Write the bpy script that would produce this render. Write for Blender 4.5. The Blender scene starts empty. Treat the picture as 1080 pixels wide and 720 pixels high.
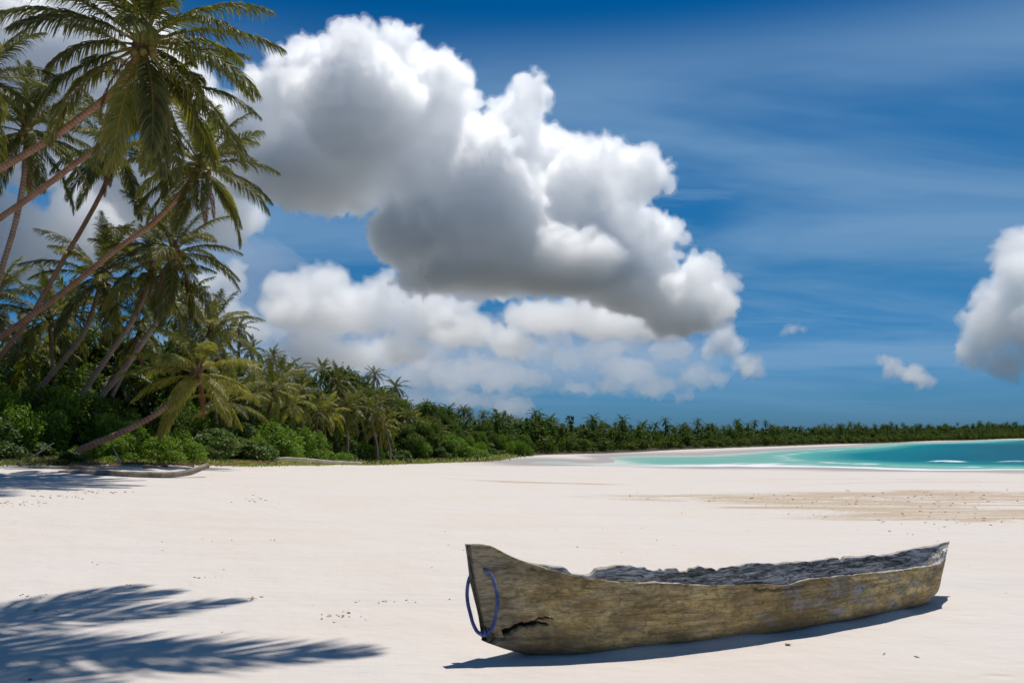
import bpy, bmesh, math, random
import numpy as np
from mathutils import Vector, Matrix, noise as mnoise

random.seed(7); RNG = np.random.default_rng(7)
S = bpy.context.scene
COL = S.collection
EYE = 1.5; F = 900.0; HOR = 459.0; WATER = -2.2      # metres; focal length and horizon of a 1080 wide frame

# ------------------------------------------------------------------ helpers
def at(px, py, d):                                   # direction of sight -> point at depth d
    return Vector(((px-540)/F*d, d, EYE+(HOR-py)/F*d))

def link(o, parent=None):
    COL.objects.link(o)
    if parent: o.parent = parent
    return o

def tag(o, label=None, cat=None, group=None, kind=None):
    if label: o['label'] = label
    if cat: o['category'] = cat
    if group: o['group'] = group
    if kind: o['kind'] = kind
    return o

def empty(name, loc, label, cat, group=None, rz=0):
    o = bpy.data.objects.new(name, None)
    o.location = loc; o.rotation_euler = (0, 0, rz)
    o.empty_display_size = .3
    return tag(link(o), label, cat, group)

def mesh_np(name, v, faces, mat, smooth=True, attrs=None):
    """v (N,3) array, faces (M,3|4) int array"""
    me = bpy.data.meshes.new(name)
    v = np.asarray(v, dtype=np.float32); f = np.asarray(faces, dtype=np.int32)
    k = f.shape[1]
    me.vertices.add(len(v)); me.vertices.foreach_set('co', v.ravel())
    me.loops.add(f.size); me.loops.foreach_set('vertex_index', f.ravel())
    me.polygons.add(len(f))
    me.polygons.foreach_set('loop_start', np.arange(0, f.size, k, dtype=np.int32))
    me.polygons.foreach_set('use_smooth', np.full(len(f), smooth, dtype=bool))
    me.update(calc_edges=True)
    if attrs:
        for an, av in attrs.items():
            a = me.attributes.new(an, 'FLOAT', 'POINT')
            a.data.foreach_set('value', np.asarray(av, dtype=np.float32))
    if mat: me.materials.append(mat)
    me.validate()
    return me

class MB:
    """collects quads (numpy blocks) to become ONE mesh"""
    def __init__(s): s.v = []; s.f = []; s.n = 0; s.a = []
    def add(s, v, f, a=None):
        v = np.asarray(v, dtype=np.float32).reshape(-1, 3); f = np.asarray(f, dtype=np.int32)
        s.v.append(v); s.f.append(f+s.n); s.n += len(v)
        s.a.append(np.zeros(len(v)) if a is None else np.asarray(a))
    def tube(s, pts, radii, seg=8, caps=True, a=0., jitter=0.):
        pts = np.asarray([tuple(p) for p in pts], dtype=float); n = len(pts)
        r = np.asarray(radii, dtype=float)*np.ones(n)
        T = np.gradient(pts, axis=0); T /= np.linalg.norm(T, axis=1, keepdims=True)+1e-9
        up = np.array([0, 0, 1.]) if abs(T[0][2]) < .9 else np.array([1., 0, 0])
        N = np.cross(T[0], up); N /= np.linalg.norm(N)
        rings = []
        for i in range(n):
            N = N-T[i]*N.dot(T[i]); N /= np.linalg.norm(N)
            Bn = np.cross(T[i], N)
            ang = np.linspace(0, 2*np.pi, seg, endpoint=False)
            rr = r[i]*(1+jitter*RNG.normal(size=seg))
            rings.append(pts[i]+np.outer(np.cos(ang)*rr, N)+np.outer(np.sin(ang)*rr, Bn))
        v = np.concatenate(rings)
        i, j = np.meshgrid(np.arange(n-1), np.arange(seg), indexing='ij')
        j2 = (j+1) % seg
        f = np.stack([i*seg+j, i*seg+j2, (i+1)*seg+j2, (i+1)*seg+j], -1).reshape(-1, 4)
        if caps:
            v = np.concatenate([v, pts[:1], pts[-1:]]); c0 = n*seg; c1 = c0+1
            jj = np.arange(0, seg, 2)
            f0 = np.stack([np.full(len(jj), c0), (jj+2) % seg, jj+1, jj], -1)
            f1 = np.stack([np.full(len(jj), c1), (n-1)*seg+jj, (n-1)*seg+jj+1, (n-1)*seg+(jj+2) % seg], -1)
            f = np.concatenate([f, f0, f1])
        s.add(v, f, np.full(len(v), a))
    def mesh(s, name, mat, smooth=True):
        return mesh_np(name, np.concatenate(s.v), np.concatenate(s.f), mat, smooth,
                       {'tone': np.concatenate(s.a)})
    def obj(s, name, mat, parent=None, smooth=True):
        return link(bpy.data.objects.new(name, s.mesh(name, mat, smooth)), parent)

def smooth_path(pts, n=24):
    """chord-length Hermite curve through the points, resampled evenly"""
    P = np.array([tuple(p) for p in pts], float)
    if len(P) == 2: P = np.array([P[0], (P[0]+P[1])/2, P[1]])
    h = np.linalg.norm(np.diff(P, axis=0), axis=1)+1e-9; sl_ = np.diff(P, axis=0)/h[:, None]
    M = np.empty_like(P); M[0], M[-1] = sl_[0], sl_[-1]
    M[1:-1] = (sl_[:-1]*h[1:, None]+sl_[1:]*h[:-1, None])/(h[1:]+h[:-1])[:, None]
    out = []
    for k in range(len(h)):
        for t in np.linspace(0, 1, 12, endpoint=False):
            a, b = (1+2*t)*(1-t)**2, t*(1-t)**2; c, d = t*t*(3-2*t), t*t*(t-1)
            out.append(a*P[k]+b*h[k]*M[k]+c*P[k+1]+d*h[k]*M[k+1])
    A = np.array(out+[P[-1]]); L = np.r_[0, np.cumsum(np.linalg.norm(np.diff(A, axis=0), axis=1))]
    q = np.linspace(0, L[-1], n)
    return np.stack([np.interp(q, L, A[:, i]) for i in range(3)], -1)

def vnoise(p, seed=0):
    """gradient noise of an (N,3) array, about -1..1"""
    p = np.asarray(p, float); i = np.floor(p).astype(np.int64); f = p-i
    u = f*f*f*(f*(f*6-15)+10); out = np.zeros(len(p))
    for dx in (0, 1):
        for dy in (0, 1):
            for dz in (0, 1):
                h = ((i[:, 0]+dx)*73856093) ^ ((i[:, 1]+dy)*19349663) ^ ((i[:, 2]+dz)*83492791) ^ (seed*2654435)
                h = (h ^ (h >> 13))*1274126177 & 0x7fffffff; h = (h ^ (h >> 15))*668265263 & 0x7fffffff
                a = (h & 1023)/1023*2*np.pi; z = ((h >> 10) & 1023)/1023*2-1; r = np.sqrt(1-z*z)
                g = r*np.cos(a)*(f[:, 0]-dx)+r*np.sin(a)*(f[:, 1]-dy)+z*(f[:, 2]-dz)
                w = (u[:, 0] if dx else 1-u[:, 0])*(u[:, 1] if dy else 1-u[:, 1])*(u[:, 2] if dz else 1-u[:, 2])
                out += w*g
    return out*1.5
def fbm(p, octaves=5, gain=.52, lac=2.1, seed=0):
    p = np.asarray(p, float); a = 1.; o = np.zeros(len(p))
    for k in range(octaves): o += a*vnoise(p, seed+k); p = p*lac+17.3; a *= gain
    return o
# ------------------------------------------------------------------ node helpers
class NT:
    def __init__(s, tree): s.t = tree; s.t.nodes.clear()
    def n(s, typ, **kw):
        nd = s.t.nodes.new(typ)
        for k, v in kw.items():
            if k.startswith('i_'): nd.inputs[k[2:].replace('_', ' ')].default_value = v
            else: setattr(nd, k, v)
        return nd
    def l(s, a, b): s.t.links.new(a, b)
    def val(s, x, sock):
        if isinstance(x, bpy.types.NodeSocket): s.l(x, sock)
        else: sock.default_value = x
    def math(s, op, a, b=0., clamp=False):
        nd = s.n('ShaderNodeMath', operation=op, use_clamp=clamp)
        s.val(a, nd.inputs[0]); s.val(b, nd.inputs[1]); return nd.outputs[0]
    def mix(s, fac, a, b, blend='MIX'):
        nd = s.n('ShaderNodeMix', data_type='RGBA', blend_type=blend)
        s.val(fac, nd.inputs[0]); s.val(rgba(a), nd.inputs[6]); s.val(rgba(b), nd.inputs[7]); return nd.outputs[2]
    def noise(s, vec, scale, detail=4, rough=.55, dist=0., w=None):
        nd = s.n('ShaderNodeTexNoise')
        nd.inputs['Scale'].default_value = scale; nd.inputs['Detail'].default_value = detail
        nd.inputs['Roughness'].default_value = rough; nd.inputs['Distortion'].default_value = dist
        if vec is not None: s.l(vec, nd.inputs['Vector'])
        return nd.outputs['Fac']
    def ramp(s, fac, stops, interp='LINEAR'):
        nd = s.n('ShaderNodeValToRGB'); cr = nd.color_ramp; cr.interpolation = interp
        while len(cr.elements) < len(stops): cr.elements.new(.5)
        for e, (p, c) in zip(cr.elements, stops):
            e.position = p; e.color = rgba(c) if not isinstance(c, (int, float)) else (c, c, c, 1)
        s.l(fac, nd.inputs[0]); return nd.outputs[0]
    def step(s, x, a, b):
        nd = s.n('ShaderNodeMapRange', interpolation_type='SMOOTHSTEP')
        s.val(x, nd.inputs[0]); nd.inputs[1].default_value = a; nd.inputs[2].default_value = b
        return nd.outputs[0]
    def scaled(s, vec, sc, loc=(0, 0, 0), rot=(0, 0, 0)):
        nd = s.n('ShaderNodeMapping'); s.l(vec, nd.inputs[0])
        nd.inputs[1].default_value = loc; nd.inputs[2].default_value = rot; nd.inputs[3].default_value = sc
        return nd.outputs[0]
    def bump(s, h, strength, dist, normal=None):
        nd = s.n('ShaderNodeBump'); s.l(h, nd.inputs['Height'])
        nd.inputs['Strength'].default_value = strength; nd.inputs['Distance'].default_value = dist
        if normal is not None: s.l(normal, nd.inputs['Normal'])
        return nd.outputs[0]
    def attr(s, name):
        return s.n('ShaderNodeAttribute', attribute_name=name).outputs['Fac']

def rgba(c):
    if isinstance(c, bpy.types.NodeSocket): return c
    return (*c, 1) if len(c) == 3 else c

def material(name):
    m = bpy.data.materials.new(name); m.use_nodes = True
    return m, NT(m.node_tree)

def principled(nt, color, rough=.8, normal=None, spec=.3):
    b = nt.n('ShaderNodeBsdfPrincipled'); o = nt.n('ShaderNodeOutputMaterial')
    nt.val(rgba(color), b.inputs['Base Color']); nt.val(rough, b.inputs['Roughness'])
    nt.val(spec, b.inputs['Specular IOR Level'])
    if normal is not None: nt.l(normal, b.inputs['Normal'])
    nt.l(b.outputs[0], o.inputs[0]); return b

# ------------------------------------------------------------------ render / camera / light
S.render.engine = 'CYCLES'
cy = S.cycles
cy.max_bounces = 64; cy.diffuse_bounces = 3; cy.glossy_bounces = 2; cy.transmission_bounces = 4
cy.volume_bounces = 64; cy.transparent_max_bounces = 12
cy.use_denoising = True; cy.denoiser = 'OPENIMAGEDENOISE'
cy.sample_clamp_indirect = 6
S.view_settings.view_transform = 'Standard'; S.view_settings.look = 'None'
S.view_settings.gamma = 1; S.view_settings.exposure = 0.0

cam = bpy.data.cameras.new('camera'); cam.sensor_width = 36; cam.lens = 30
cam.shift_y = (HOR-360)/1080; cam.clip_end = 40000; cam.clip_start = .05
cam.dof.use_dof = True; cam.dof.focus_distance = 6.8; cam.dof.aperture_fstop = 9
co = link(bpy.data.objects.new('camera', cam)); co.location = (0, 0, EYE); co.rotation_euler = (math.pi/2, 0, 0)
S.camera = co

SUN_EL = math.radians(68); SUN_AZ = math.radians(26)      # azimuth from +Y towards +X
sd = Vector((math.sin(SUN_AZ)*math.cos(SUN_EL), math.cos(SUN_AZ)*math.cos(SUN_EL), math.sin(SUN_EL)))
sl = bpy.data.lights.new('sun', 'SUN'); sl.energy = 4.2; sl.angle = math.radians(.53); sl.color = (1, .955, .89)
so = link(bpy.data.objects.new('sun', sl)); so.rotation_euler = sd.to_track_quat('Z', 'Y').to_euler()

W = bpy.data.worlds.new('World'); S.world = W; W.use_nodes = True
nt = NT(W.node_tree)
sky = nt.n('ShaderNodeTexSky', sky_type='NISHITA'); sky.sun_disc = False
sky.sun_elevation = SUN_EL; sky.sun_rotation = SUN_AZ; sky.altitude = 0; sky.air_density = 1; sky.dust_density = .4; sky.ozone_density = 2.5
tc = nt.n('ShaderNodeTexCoord').outputs['Generated']
sep = nt.n('ShaderNodeSeparateXYZ'); nt.l(tc, sep.inputs[0])
hs = nt.n('ShaderNodeHueSaturation'); nt.l(sky.outputs[0], hs.inputs['Color'])
hs.inputs['Saturation'].default_value = 1.3; hs.inputs['Value'].default_value = 1
hs.inputs['Hue'].default_value = .487
deep = nt.ramp(sep.outputs[2], [(0, (.13, .36, .86)), (.044, (.145, .395, .80)), (.174, (.19, .49, .72)), (.325, (.045, .48, .735)), (.45, (.0, .40, .67)), (.62, (.12, .45, .68)), (1, (.62, .74, .80))])  # zenith end, out of view, whitened to lift and grey the shadow fill
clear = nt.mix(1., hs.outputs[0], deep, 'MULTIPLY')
# thin high cloud: streaks on a plane far overhead
zc = nt.math('MAXIMUM', sep.outputs[2], .02)
den = nt.math('ADD', zc, .12)
cx = nt.math('DIVIDE', sep.outputs[0], den); cyy = nt.math('DIVIDE', sep.outputs[1], den)
cmb = nt.n('ShaderNodeCombineXYZ'); nt.l(cx, cmb.inputs[0]); nt.l(cyy, cmb.inputs[1])
v1 = nt.scaled(cmb.outputs[0], (.55, 1.5, 1), rot=(0, 0, math.radians(-24)))
n1 = nt.noise(v1, 1.6, 8, .62, .9)
v2 = nt.scaled(cmb.outputs[0], (.5, .8, 1), loc=(3.1, 1.7, 0), rot=(0, 0, math.radians(-10)))
n2 = nt.noise(v2, .9, 3, .5)
cir = nt.math('MULTIPLY', nt.step(n1, .40, .78), nt.step(n2, .38, .62))
veil = nt.math('MULTIPLY', nt.step(nt.noise(nt.scaled(cmb.outputs[0], (.35, .9, 1), loc=(1.3, .2, 0), rot=(0, 0, math.radians(-20))), 1.1, 5, .55, .5), .38, .64), .62)
cir = nt.math('MAXIMUM', nt.math('MULTIPLY', cir, .72), veil)
cir = nt.math('MULTIPLY', cir, nt.math('SUBTRACT', 1, nt.math('MULTIPLY', nt.step(sep.outputs[2], .36, .45), 1.)))
cir = nt.math('MULTIPLY', cir, nt.step(sep.outputs[2], .0, .10))
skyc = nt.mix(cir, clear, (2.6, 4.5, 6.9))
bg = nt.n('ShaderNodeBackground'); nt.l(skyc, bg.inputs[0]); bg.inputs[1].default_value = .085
ow = nt.n('ShaderNodeOutputWorld'); nt.l(bg.outputs[0], ow.inputs[0])

# ------------------------------------------------------------------ terrain
VEG = [(-420, 22), (-200, 27), (0, 30), (100, 33), (200, 38), (300, 60), (360, 82), (418, 100), (500, 112), (540, 134), (590, 146), (740, 205), (840, 268), (990, 520), (1080, 900), (1180, 1500)]
VEG_XY = np.array([((px-540)/F*d, d) for px, d in VEG])
SHORE = [(1500, 70), (1250, 83), (1080, 92), (890, 97), (740, 102), (640, 106), (590, 110.5), (562, 116), (600, 121), (640, 139), (740, 158), (840, 222), (915, 303), (990, 444), (1080, 740), (1180, 1200)]
SHORE_XY = np.array([((px-540)/F*d, d) for px, d in SHORE])
ctrl = []
for x in (-14, -7, 0, 6, 14, 24):
    for y in (-20, -8, 0, 5, 9): ctrl.append((x, y, 0 if x > -10 else .15))
for x, y, z in [(-9, 13, .1), (0, 14, -.03), (9, 15, -.12), (22, 15, -.2), (-12, 20, .3), (-6, 22, .05), (0, 24, -.28), (10, 24, -.4), (25, 24, -.5),
                (-10, 30, .2), (0, 40, -.77), (20, 35, -.62), (45, 35, -.9), (0, 60, -1.25), (30, 50, -1.15), (70, 48, -1.5), (-9, 50, -.55), (-8, 75, -1.35), (10, 90, -1.8), (-5, 100, -1.9), (10, 125, -1.9)]:
    ctrl.append((x, y, z))
vz = np.interp([p[0] for p in VEG], [0, 100, 200, 300, 360, 418, 500, 540, 590], [.47, .4, .19, -.55, -1.3, -1.85, -1.95, -1.9, -1.8])
for (x, y), z in zip(VEG_XY, vz): ctrl.append((x, y, z))
for k, (x, y) in enumerate(VEG_XY):                       # rising a little behind the trees
    a = VEG_XY[max(k-1, 0)]; b = VEG_XY[min(k+1, len(VEG_XY)-1)]
    t = (b-a)/np.linalg.norm(b-a); nn = np.array([-t[1], t[0]])
    o = 10+.12*y; ctrl.append((x+nn[0]*o, y+nn[1]*o, vz[k]+.5))
for x, y in SHORE_XY: ctrl.append((x, y, WATER))
for px, d in [(1500, 60), (1250, 72), (1080, 80), (890, 85), (740, 90)]: ctrl.append(((px-540)/F*d, d, WATER+.20))
for x, y in [(40, 118), (22, 116), (70, 130), (110, 120), (160, 120), (100, 180), (200, 200), (160, 300), (320, 420), (420, 640), (700, 400), (500, 200), (900, 900), (1500, 700)]:
    ctrl.append((x, y, -2.55 if y < 119 and x < 60 else -4.5))
for x, y in [(-1500, 1500), (-1500, 0), (0, 2500), (-400, 400), (200, 1500), (-300, -300)]: ctrl.append((x, y, 2))
ctrl.append((1500, -300, -4)); ctrl.append((3000, 800, -6))
C = np.array(ctrl, float)
def warp(x, y):                                           # compress far distances so near and far detail weigh alike
    r = np.hypot(x, y)+1e-6; s = np.log1p(r/18.)*18/r
    return x*s, y*s
def U(r2): return np.where(r2 > 1e-12, .5*r2*np.log(np.maximum(r2, 1e-12)), 0)
wx, wy = warp(C[:, 0], C[:, 1]); wx, wy = wx/30, wy/30; n_c = len(C)
K = U((wx[:, None]-wx)**2+(wy[:, None]-wy)**2)+np.eye(n_c)*1e-4
Pm = np.stack([np.ones(n_c), wx, wy], -1)
Amat = np.block([[K, Pm], [Pm.T, np.zeros((3, 3))]])
SOL = np.linalg.solve(Amat, np.r_[C[:, 2], 0, 0, 0])
def ground(x, y):
    x = np.atleast_1d(np.asarray(x, float)); y = np.atleast_1d(np.asarray(y, float))
    out = np.empty(x.shape)
    X, Y = warp(x, y); X, Y = X/30, Y/30
    for i in range(0, x.size, 20000):
        xs, ys = X.ravel()[i:i+20000], Y.ravel()[i:i+20000]
        k = U((xs[:, None]-wx)**2+(ys[:, None]-wy)**2)
        out.ravel()[i:i+20000] = k@SOL[:n_c]+SOL[n_c]+SOL[n_c+1]*xs+SOL[n_c+2]*ys
    # gentle uneven sand
    out = out+.012*np.sin(x*1.1+.6*np.sin(y*.7))*np.sin(y*.9+1)+.03*np.sin(x*.23+2)*np.sin(y*.31)
    return out
def g1(x, y): return float(ground([x], [y])[0])
def on_ground(px, d): x = (px-540)/F*d; return Vector((x, d, g1(x, d)))

th = np.radians(np.r_[np.linspace(-180, -50, 40, endpoint=False), np.linspace(-50, 60, 330, endpoint=False), np.linspace(60, 180, 36, endpoint=False)])
rr = np.r_[np.geomspace(.4, 4.9, 50, endpoint=False), np.geomspace(4.9, 9., 110, endpoint=False), np.geomspace(9., 6500, 250)]
RR, TH = np.meshgrid(rr, th, indexing='ij')
gx, gy = RR*np.sin(TH), RR*np.cos(TH)
gz = ground(gx, gy)
def bank(x, y):
    """sand drifted against the flanks of the boat"""
    ux, uy = .87434, .48531; s_ = (x+.314)*ux+(y-5.55)*uy; l_ = (x+.314)*uy-(y-5.55)*ux-.15*np.sin(np.pi*np.clip(s_/5.048, 0, 1))
    b_ = np.interp(s_, [.3, .7, 1.1, 1.8, 2.7, 3.6, 4.1, 4.7], [.04, .16, .22, .27, .30, .27, .22, .08])
    e = np.abs(l_)-b_; on = np.clip((s_-.35)/.3, 0, 1)*np.clip((4.75-s_)/.3, 0, 1)
    wob = .6+.4*np.sin(s_*5.3+1)*np.sin(s_*2.1)
    return on*wob*(.05*np.exp(-((e-.02)/.10)**2)-.014*np.exp(-((e-.30)/.12)**2))
gz += bank(gx, gy)
nr, na = RR.shape
i, j = np.meshgrid(np.arange(nr-1), np.arange(na), indexing='ij'); j2 = (j+1) % na
fq = np.stack([i*na+j, (i+1)*na+j, (i+1)*na+j2, i*na+j2], -1).reshape(-1, 4)[:, ::-1]
gv = np.stack([gx.ravel(), gy.ravel(), gz.ravel()], -1)
gv = np.concatenate([gv, [[0, 0, g1(0, 0)]]]); cidx = len(gv)-1

m_sand, nt = material('sand')
geo = nt.n('ShaderNodeNewGeometry'); pos = geo.outputs['Position']
sp = nt.n('ShaderNodeSeparateXYZ'); nt.l(pos, sp.inputs[0])
big = nt.noise(pos, .35, 4, .5, .3)
streak = nt.noise(nt.scaled(pos, (.12, .9, 1), rot=(0, 0, .06)), 1., 6, .6, .4)
fine = nt.noise(pos, 60, 3, .6); mid = nt.noise(pos, 6, 5, .6); grain = nt.noise(pos, 260, 2, .7)
c = nt.mix(nt.step(big, .35, .68), (.635, .567, .505), (.63, .583, .538))
c = nt.mix(nt.math('MULTIPLY', nt.step(streak, .5, .75), .5), c, (.58, .525, .475))
c = nt.mix(nt.math('MULTIPLY', nt.step(fine, .3, .8), .15), c, (.50, .43, .37))
# drift line of damp brown sand and weed on the lower beach
dl = nt.math('MULTIPLY', nt.step(nt.math('SUBTRACT', sp.outputs[2], nt.math('MULTIPLY', nt.math('SUBTRACT', big, .5), .25)), -.72, -.50),
             nt.math('SUBTRACT', 1, nt.step(nt.math('ADD', sp.outputs[2], nt.math('MULTIPLY', nt.math('SUBTRACT', big, .5), .25)), -.17, -.08)))
dn = nt.noise(nt.scaled(pos, (.35, 1.6, 1), loc=(4, 2, 0), rot=(0, 0, .05)), .55, 7, .66, .6)
patch = nt.noise(nt.scaled(pos, (.05, .1, 1), loc=(5.2, 1, 0)), 1., 2, .5)
xr = nt.step(sp.outputs[0], 2.5, 9)
def hollow(cx_, cy_, rx, ry):
    a = nt.math('DIVIDE', nt.math('SUBTRACT', sp.outputs[0], cx_), rx); b = nt.math('DIVIDE', nt.math('SUBTRACT', sp.outputs[1], cy_), ry)
    return nt.math('SUBTRACT', 1, nt.math('ADD', nt.math('MULTIPLY', a, a), nt.math('MULTIPLY', b, b)))
dn0 = nt.noise(nt.scaled(pos, (.3, .8, 1), loc=(4, 2, 0), rot=(0, 0, .10)), .8, 7, .68, .8); sp2 = nt.noise(pos, 9, 3, .6)
hol = nt.math('MAXIMUM', nt.math('MAXIMUM', hollow(14.5, 27, 11, 4.6), hollow(11.8, 18.6, 6.2, 2.7)), nt.math('MAXIMUM', hollow(1.2, 43, 4.2, 1.1), hollow(8.5, 21.5, 3.2, .9)))
hv = nt.math('ADD', nt.math('ADD', nt.math('MULTIPLY', hol, .55), nt.math('MULTIPLY', nt.math('SUBTRACT', dn0, .5), 5.)), nt.math('MULTIPLY', nt.math('SUBTRACT', sp2, .5), 1.8))
damp = nt.math('MULTIPLY', nt.math('MULTIPLY', nt.step(hv, -.25, .3), nt.step(hol, -.6, .1)), .82)
c = nt.mix(damp, c, (.44, .335, .225))
dn2 = nt.noise(nt.scaled(pos, (.07, .5, 1), loc=(14, 3, 0), rot=(0, 0, -.04)), .8, 6, .6, .5)
d2 = nt.math('MULTIPLY', nt.step(dn2, .58, .68), nt.math('SUBTRACT', 1, nt.step(sp.outputs[2], -.9, -.5)))
d2 = nt.math('MULTIPLY', d2, nt.step(sp.outputs[2], -1.7, -1.3))
c = nt.mix(nt.math('MULTIPLY', d2, .6), c, (.47, .38, .28))
# litter speckle near the trees on the left
vor = nt.n('ShaderNodeTexVoronoi', feature='F1'); nt.l(nt.scaled(pos, (1, 1, 0)), vor.inputs['Vector']); vor.inputs['Scale'].default_value = 5
# wet sand at the water's edge
wet = nt.math('SUBTRACT', 1, nt.step(nt.math('ADD', sp.outputs[2], nt.math('MULTIPLY', nt.math('SUBTRACT', streak, .5), .06)), WATER+.13, WATER+.36))
c = nt.mix(wet, c, (.36, .32, .30))
# forest floor where the plants grow
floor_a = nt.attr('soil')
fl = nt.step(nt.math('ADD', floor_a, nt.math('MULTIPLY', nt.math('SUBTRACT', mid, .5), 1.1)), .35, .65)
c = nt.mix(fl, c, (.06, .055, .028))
rip = nt.noise(nt.scaled(pos, (1.2, 3.5, 1), rot=(0, 0, .35)), 2.2, 4, .55, .5)
lumps = nt.noise(pos, 1.4, 3, .5)
nb = nt.bump(lumps, .6, .12)
dents = nt.n('ShaderNodeTexVoronoi', feature='F1'); nt.l(nt.scaled(pos, (1.1, 2.0, 0)), dents.inputs['Vector']); dents.inputs['Scale'].default_value = 1.6
dent = nt.math('MULTIPLY', nt.step(dents.outputs['Distance'], .05, .24), 1.)
dmask = nt.step(nt.noise(pos, .45, 3, .5), .50, .62)
dent = nt.math('ADD', nt.math('MULTIPLY', dent, dmask), nt.math('SUBTRACT', 1, dmask))
nb = nt.bump(dent, .45, .035, nb)
nb = nt.bump(rip, .4, .035, nb)
nb = nt.bump(mid, .35, .03, nb)
nb = nt.bump(fine, .45, .006, nb)
nb = nt.bump(grain, .3, .002, nb)
rough = nt.math('SUBTRACT', .95, nt.math('MULTIPLY', wet, .45))
principled(nt, c, rough, nb, .2)

def dist_behind_veg(x, y):
    """signed distance to the vegetation line, positive inland (left / behind)"""
    P = np.stack([x, y], -1)[:, None, :]
    a = VEG_XY[:-1][None]; b = VEG_XY[1:][None]; ab = b-a
    t = np.clip(((P-a)*ab).sum(-1)/(ab**2).sum(-1), 0, 1)
    q = a+ab*t[..., None]; d = np.linalg.norm(P-q, axis=-1)
    k = d.argmin(1); rows = np.arange(len(x))
    cr = ab[0, k, 0]*(P[:, 0, 1]-a[0, k, 1])-ab[0, k, 1]*(P[:, 0, 0]-a[0, k, 0])
    return d[rows, k]*np.sign(cr)
soil = np.clip((dist_behind_veg(gv[:, 0], gv[:, 1])+.5)/3, 0, 1)
ground_mesh = mesh_np('beach_sand', gv, fq, m_sand, True, {'soil': soil})
bm = bmesh.new(); bm.from_mesh(ground_mesh); bm.verts.ensure_lookup_table()
for k in range(na): bm.faces.new((bm.verts[cidx], bm.verts[(k+1) % na], bm.verts[k]))
bmesh.ops.recalc_face_normals(bm, faces=bm.faces)
bm.to_mesh(ground_mesh); bm.free()
ground_mesh.polygons.foreach_set('use_smooth', np.ones(len(ground_mesh.polygons), bool))
tag(link(bpy.data.objects.new('beach_sand', ground_mesh)), 'pale cream sand beach sloping down to the lagoon', None, None, 'structure')

# ------------------------------------------------------------------ water
tw = np.radians(np.linspace(-6, 100, 420)); rw = 60*np.power(15000/60, np.linspace(0, 1, 260))
RW, TW = np.meshgrid(rw, tw, indexing='ij'); X, Y = RW*np.sin(TW), RW*np.cos(TW)
dep = WATER-ground(X, Y)
# low breaking swells over the shallows
def ridge(x, y, cx_, cy_, ln, ang, h, w):
    ca, sa = math.cos(ang), math.sin(ang); u = (x-cx_)*ca+(y-cy_)*sa; v = -(x-cx_)*sa+(y-cy_)*ca
    v = v+.8*np.sin(u*.15)
    return h*np.exp(-(u/ln)**2)*np.exp(-(v/w)**2)
sw = np.zeros_like(X)
for (px, py, ln, h) in [(1035, 487.5, 9, .34), (1010, 488, 6, .3), (800, 489, 9, .15), (690, 489, 6, .15), (930, 489.5, 12, .12)]:
    d = 3.7*F/(py-HOR); sw += ridge(X, Y, (px-540)/F*d, d, ln, -.1, h, .9)
Z = WATER+sw+.02*np.sin(X*.8+np.sin(Y*.3))*np.sin(Y*.7)*np.clip(dep, 0, 1)
n1_, n2_ = RW.shape
i, j = np.meshgrid(np.arange(n1_-1), np.arange(n2_-1), indexing='ij')
fw = np.stack([i*n2_+j, i*n2_+j+1, (i+1)*n2_+j+1, (i+1)*n2_+j], -1).reshape(-1, 4)
keep = (dep.ravel()[fw].max(1) > -.15); fw = fw[keep]
m_water, nt = material('lagoon_water')
depth = nt.attr('depth'); swell = nt.attr('swell')
pos = nt.n('ShaderNodeNewGeometry').outputs['Position']
band = nt.noise(nt.scaled(pos, (.03, .12, 1)), 1, 4, .55)
dd = nt.math('ADD', depth, nt.math('MULTIPLY', nt.math('SUBTRACT', band, .5), .5))
c = nt.ramp(nt.math('DIVIDE', dd, 3.0, True), [(0, (.42, .45, .39)), (.04, (.22, .41, .34)), (.2, (.10, .36, .31)), (.42, (.001, .17, .205)), (1., (.0, .075, .13))])
fn = nt.noise(nt.scaled(pos, (.25, 1.2, 1)), 1., 6, .62, .4)
edge = nt.math('SUBTRACT', 1, nt.step(nt.math('ADD', depth, nt.math('MULTIPLY', nt.math('SUBTRACT', fn, .5), .5)), .02, .22))
br = nt.noise(nt.scaled(pos, (.10, .5, 1), loc=(3, 8, 0)), 1., 6, .65, .6)
line = nt.math('SUBTRACT', 1, nt.step(nt.math('ABSOLUTE', nt.math('SUBTRACT', nt.math('ADD', depth, nt.math('MULTIPLY', nt.math('SUBTRACT', fn, .5), .35)), .48)), .02, .09))
spx = nt.n('ShaderNodeSeparateXYZ'); nt.l(pos, spx.inputs[0])
edge = nt.math('MULTIPLY', edge, nt.math('ADD', .12, nt.math('MULTIPLY', nt.step(spx.outputs[0], 6, 26), .88)))
edge = nt.math('MULTIPLY', edge, nt.math('SUBTRACT', 1, nt.math('MULTIPLY', nt.step(spx.outputs[1], 112, 128), .85)))
edge = nt.math('MAXIMUM', edge, nt.math('MULTIPLY', nt.math('MULTIPLY', line, nt.step(br, .48, .60)), .9))
fo = nt.math('MAXIMUM', edge, nt.step(nt.math('ADD', swell, nt.math('MULTIPLY', nt.math('SUBTRACT', fn, .5), .55)), .14, .24))
c = nt.mix(fo, c, (.82, .82, .82))
wv = nt.noise(nt.scaled(pos, (.5, 1.4, 1)), 1.3, 6, .6)
principled(nt, c, nt.math('ADD', .4, nt.math('MULTIPLY', fo, .5)), nt.bump(wv, .8, .3), .02)
me = mesh_np('lagoon_water', np.stack([X.ravel(), Y.ravel(), Z.ravel()], -1), fw, m_water, True, {'depth': dep.ravel(), 'swell': sw.ravel()})
tag(link(bpy.data.objects.new('lagoon_water', me)), 'turquoise lagoon with a line of white foam at the sand', None, None, 'structure')

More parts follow.
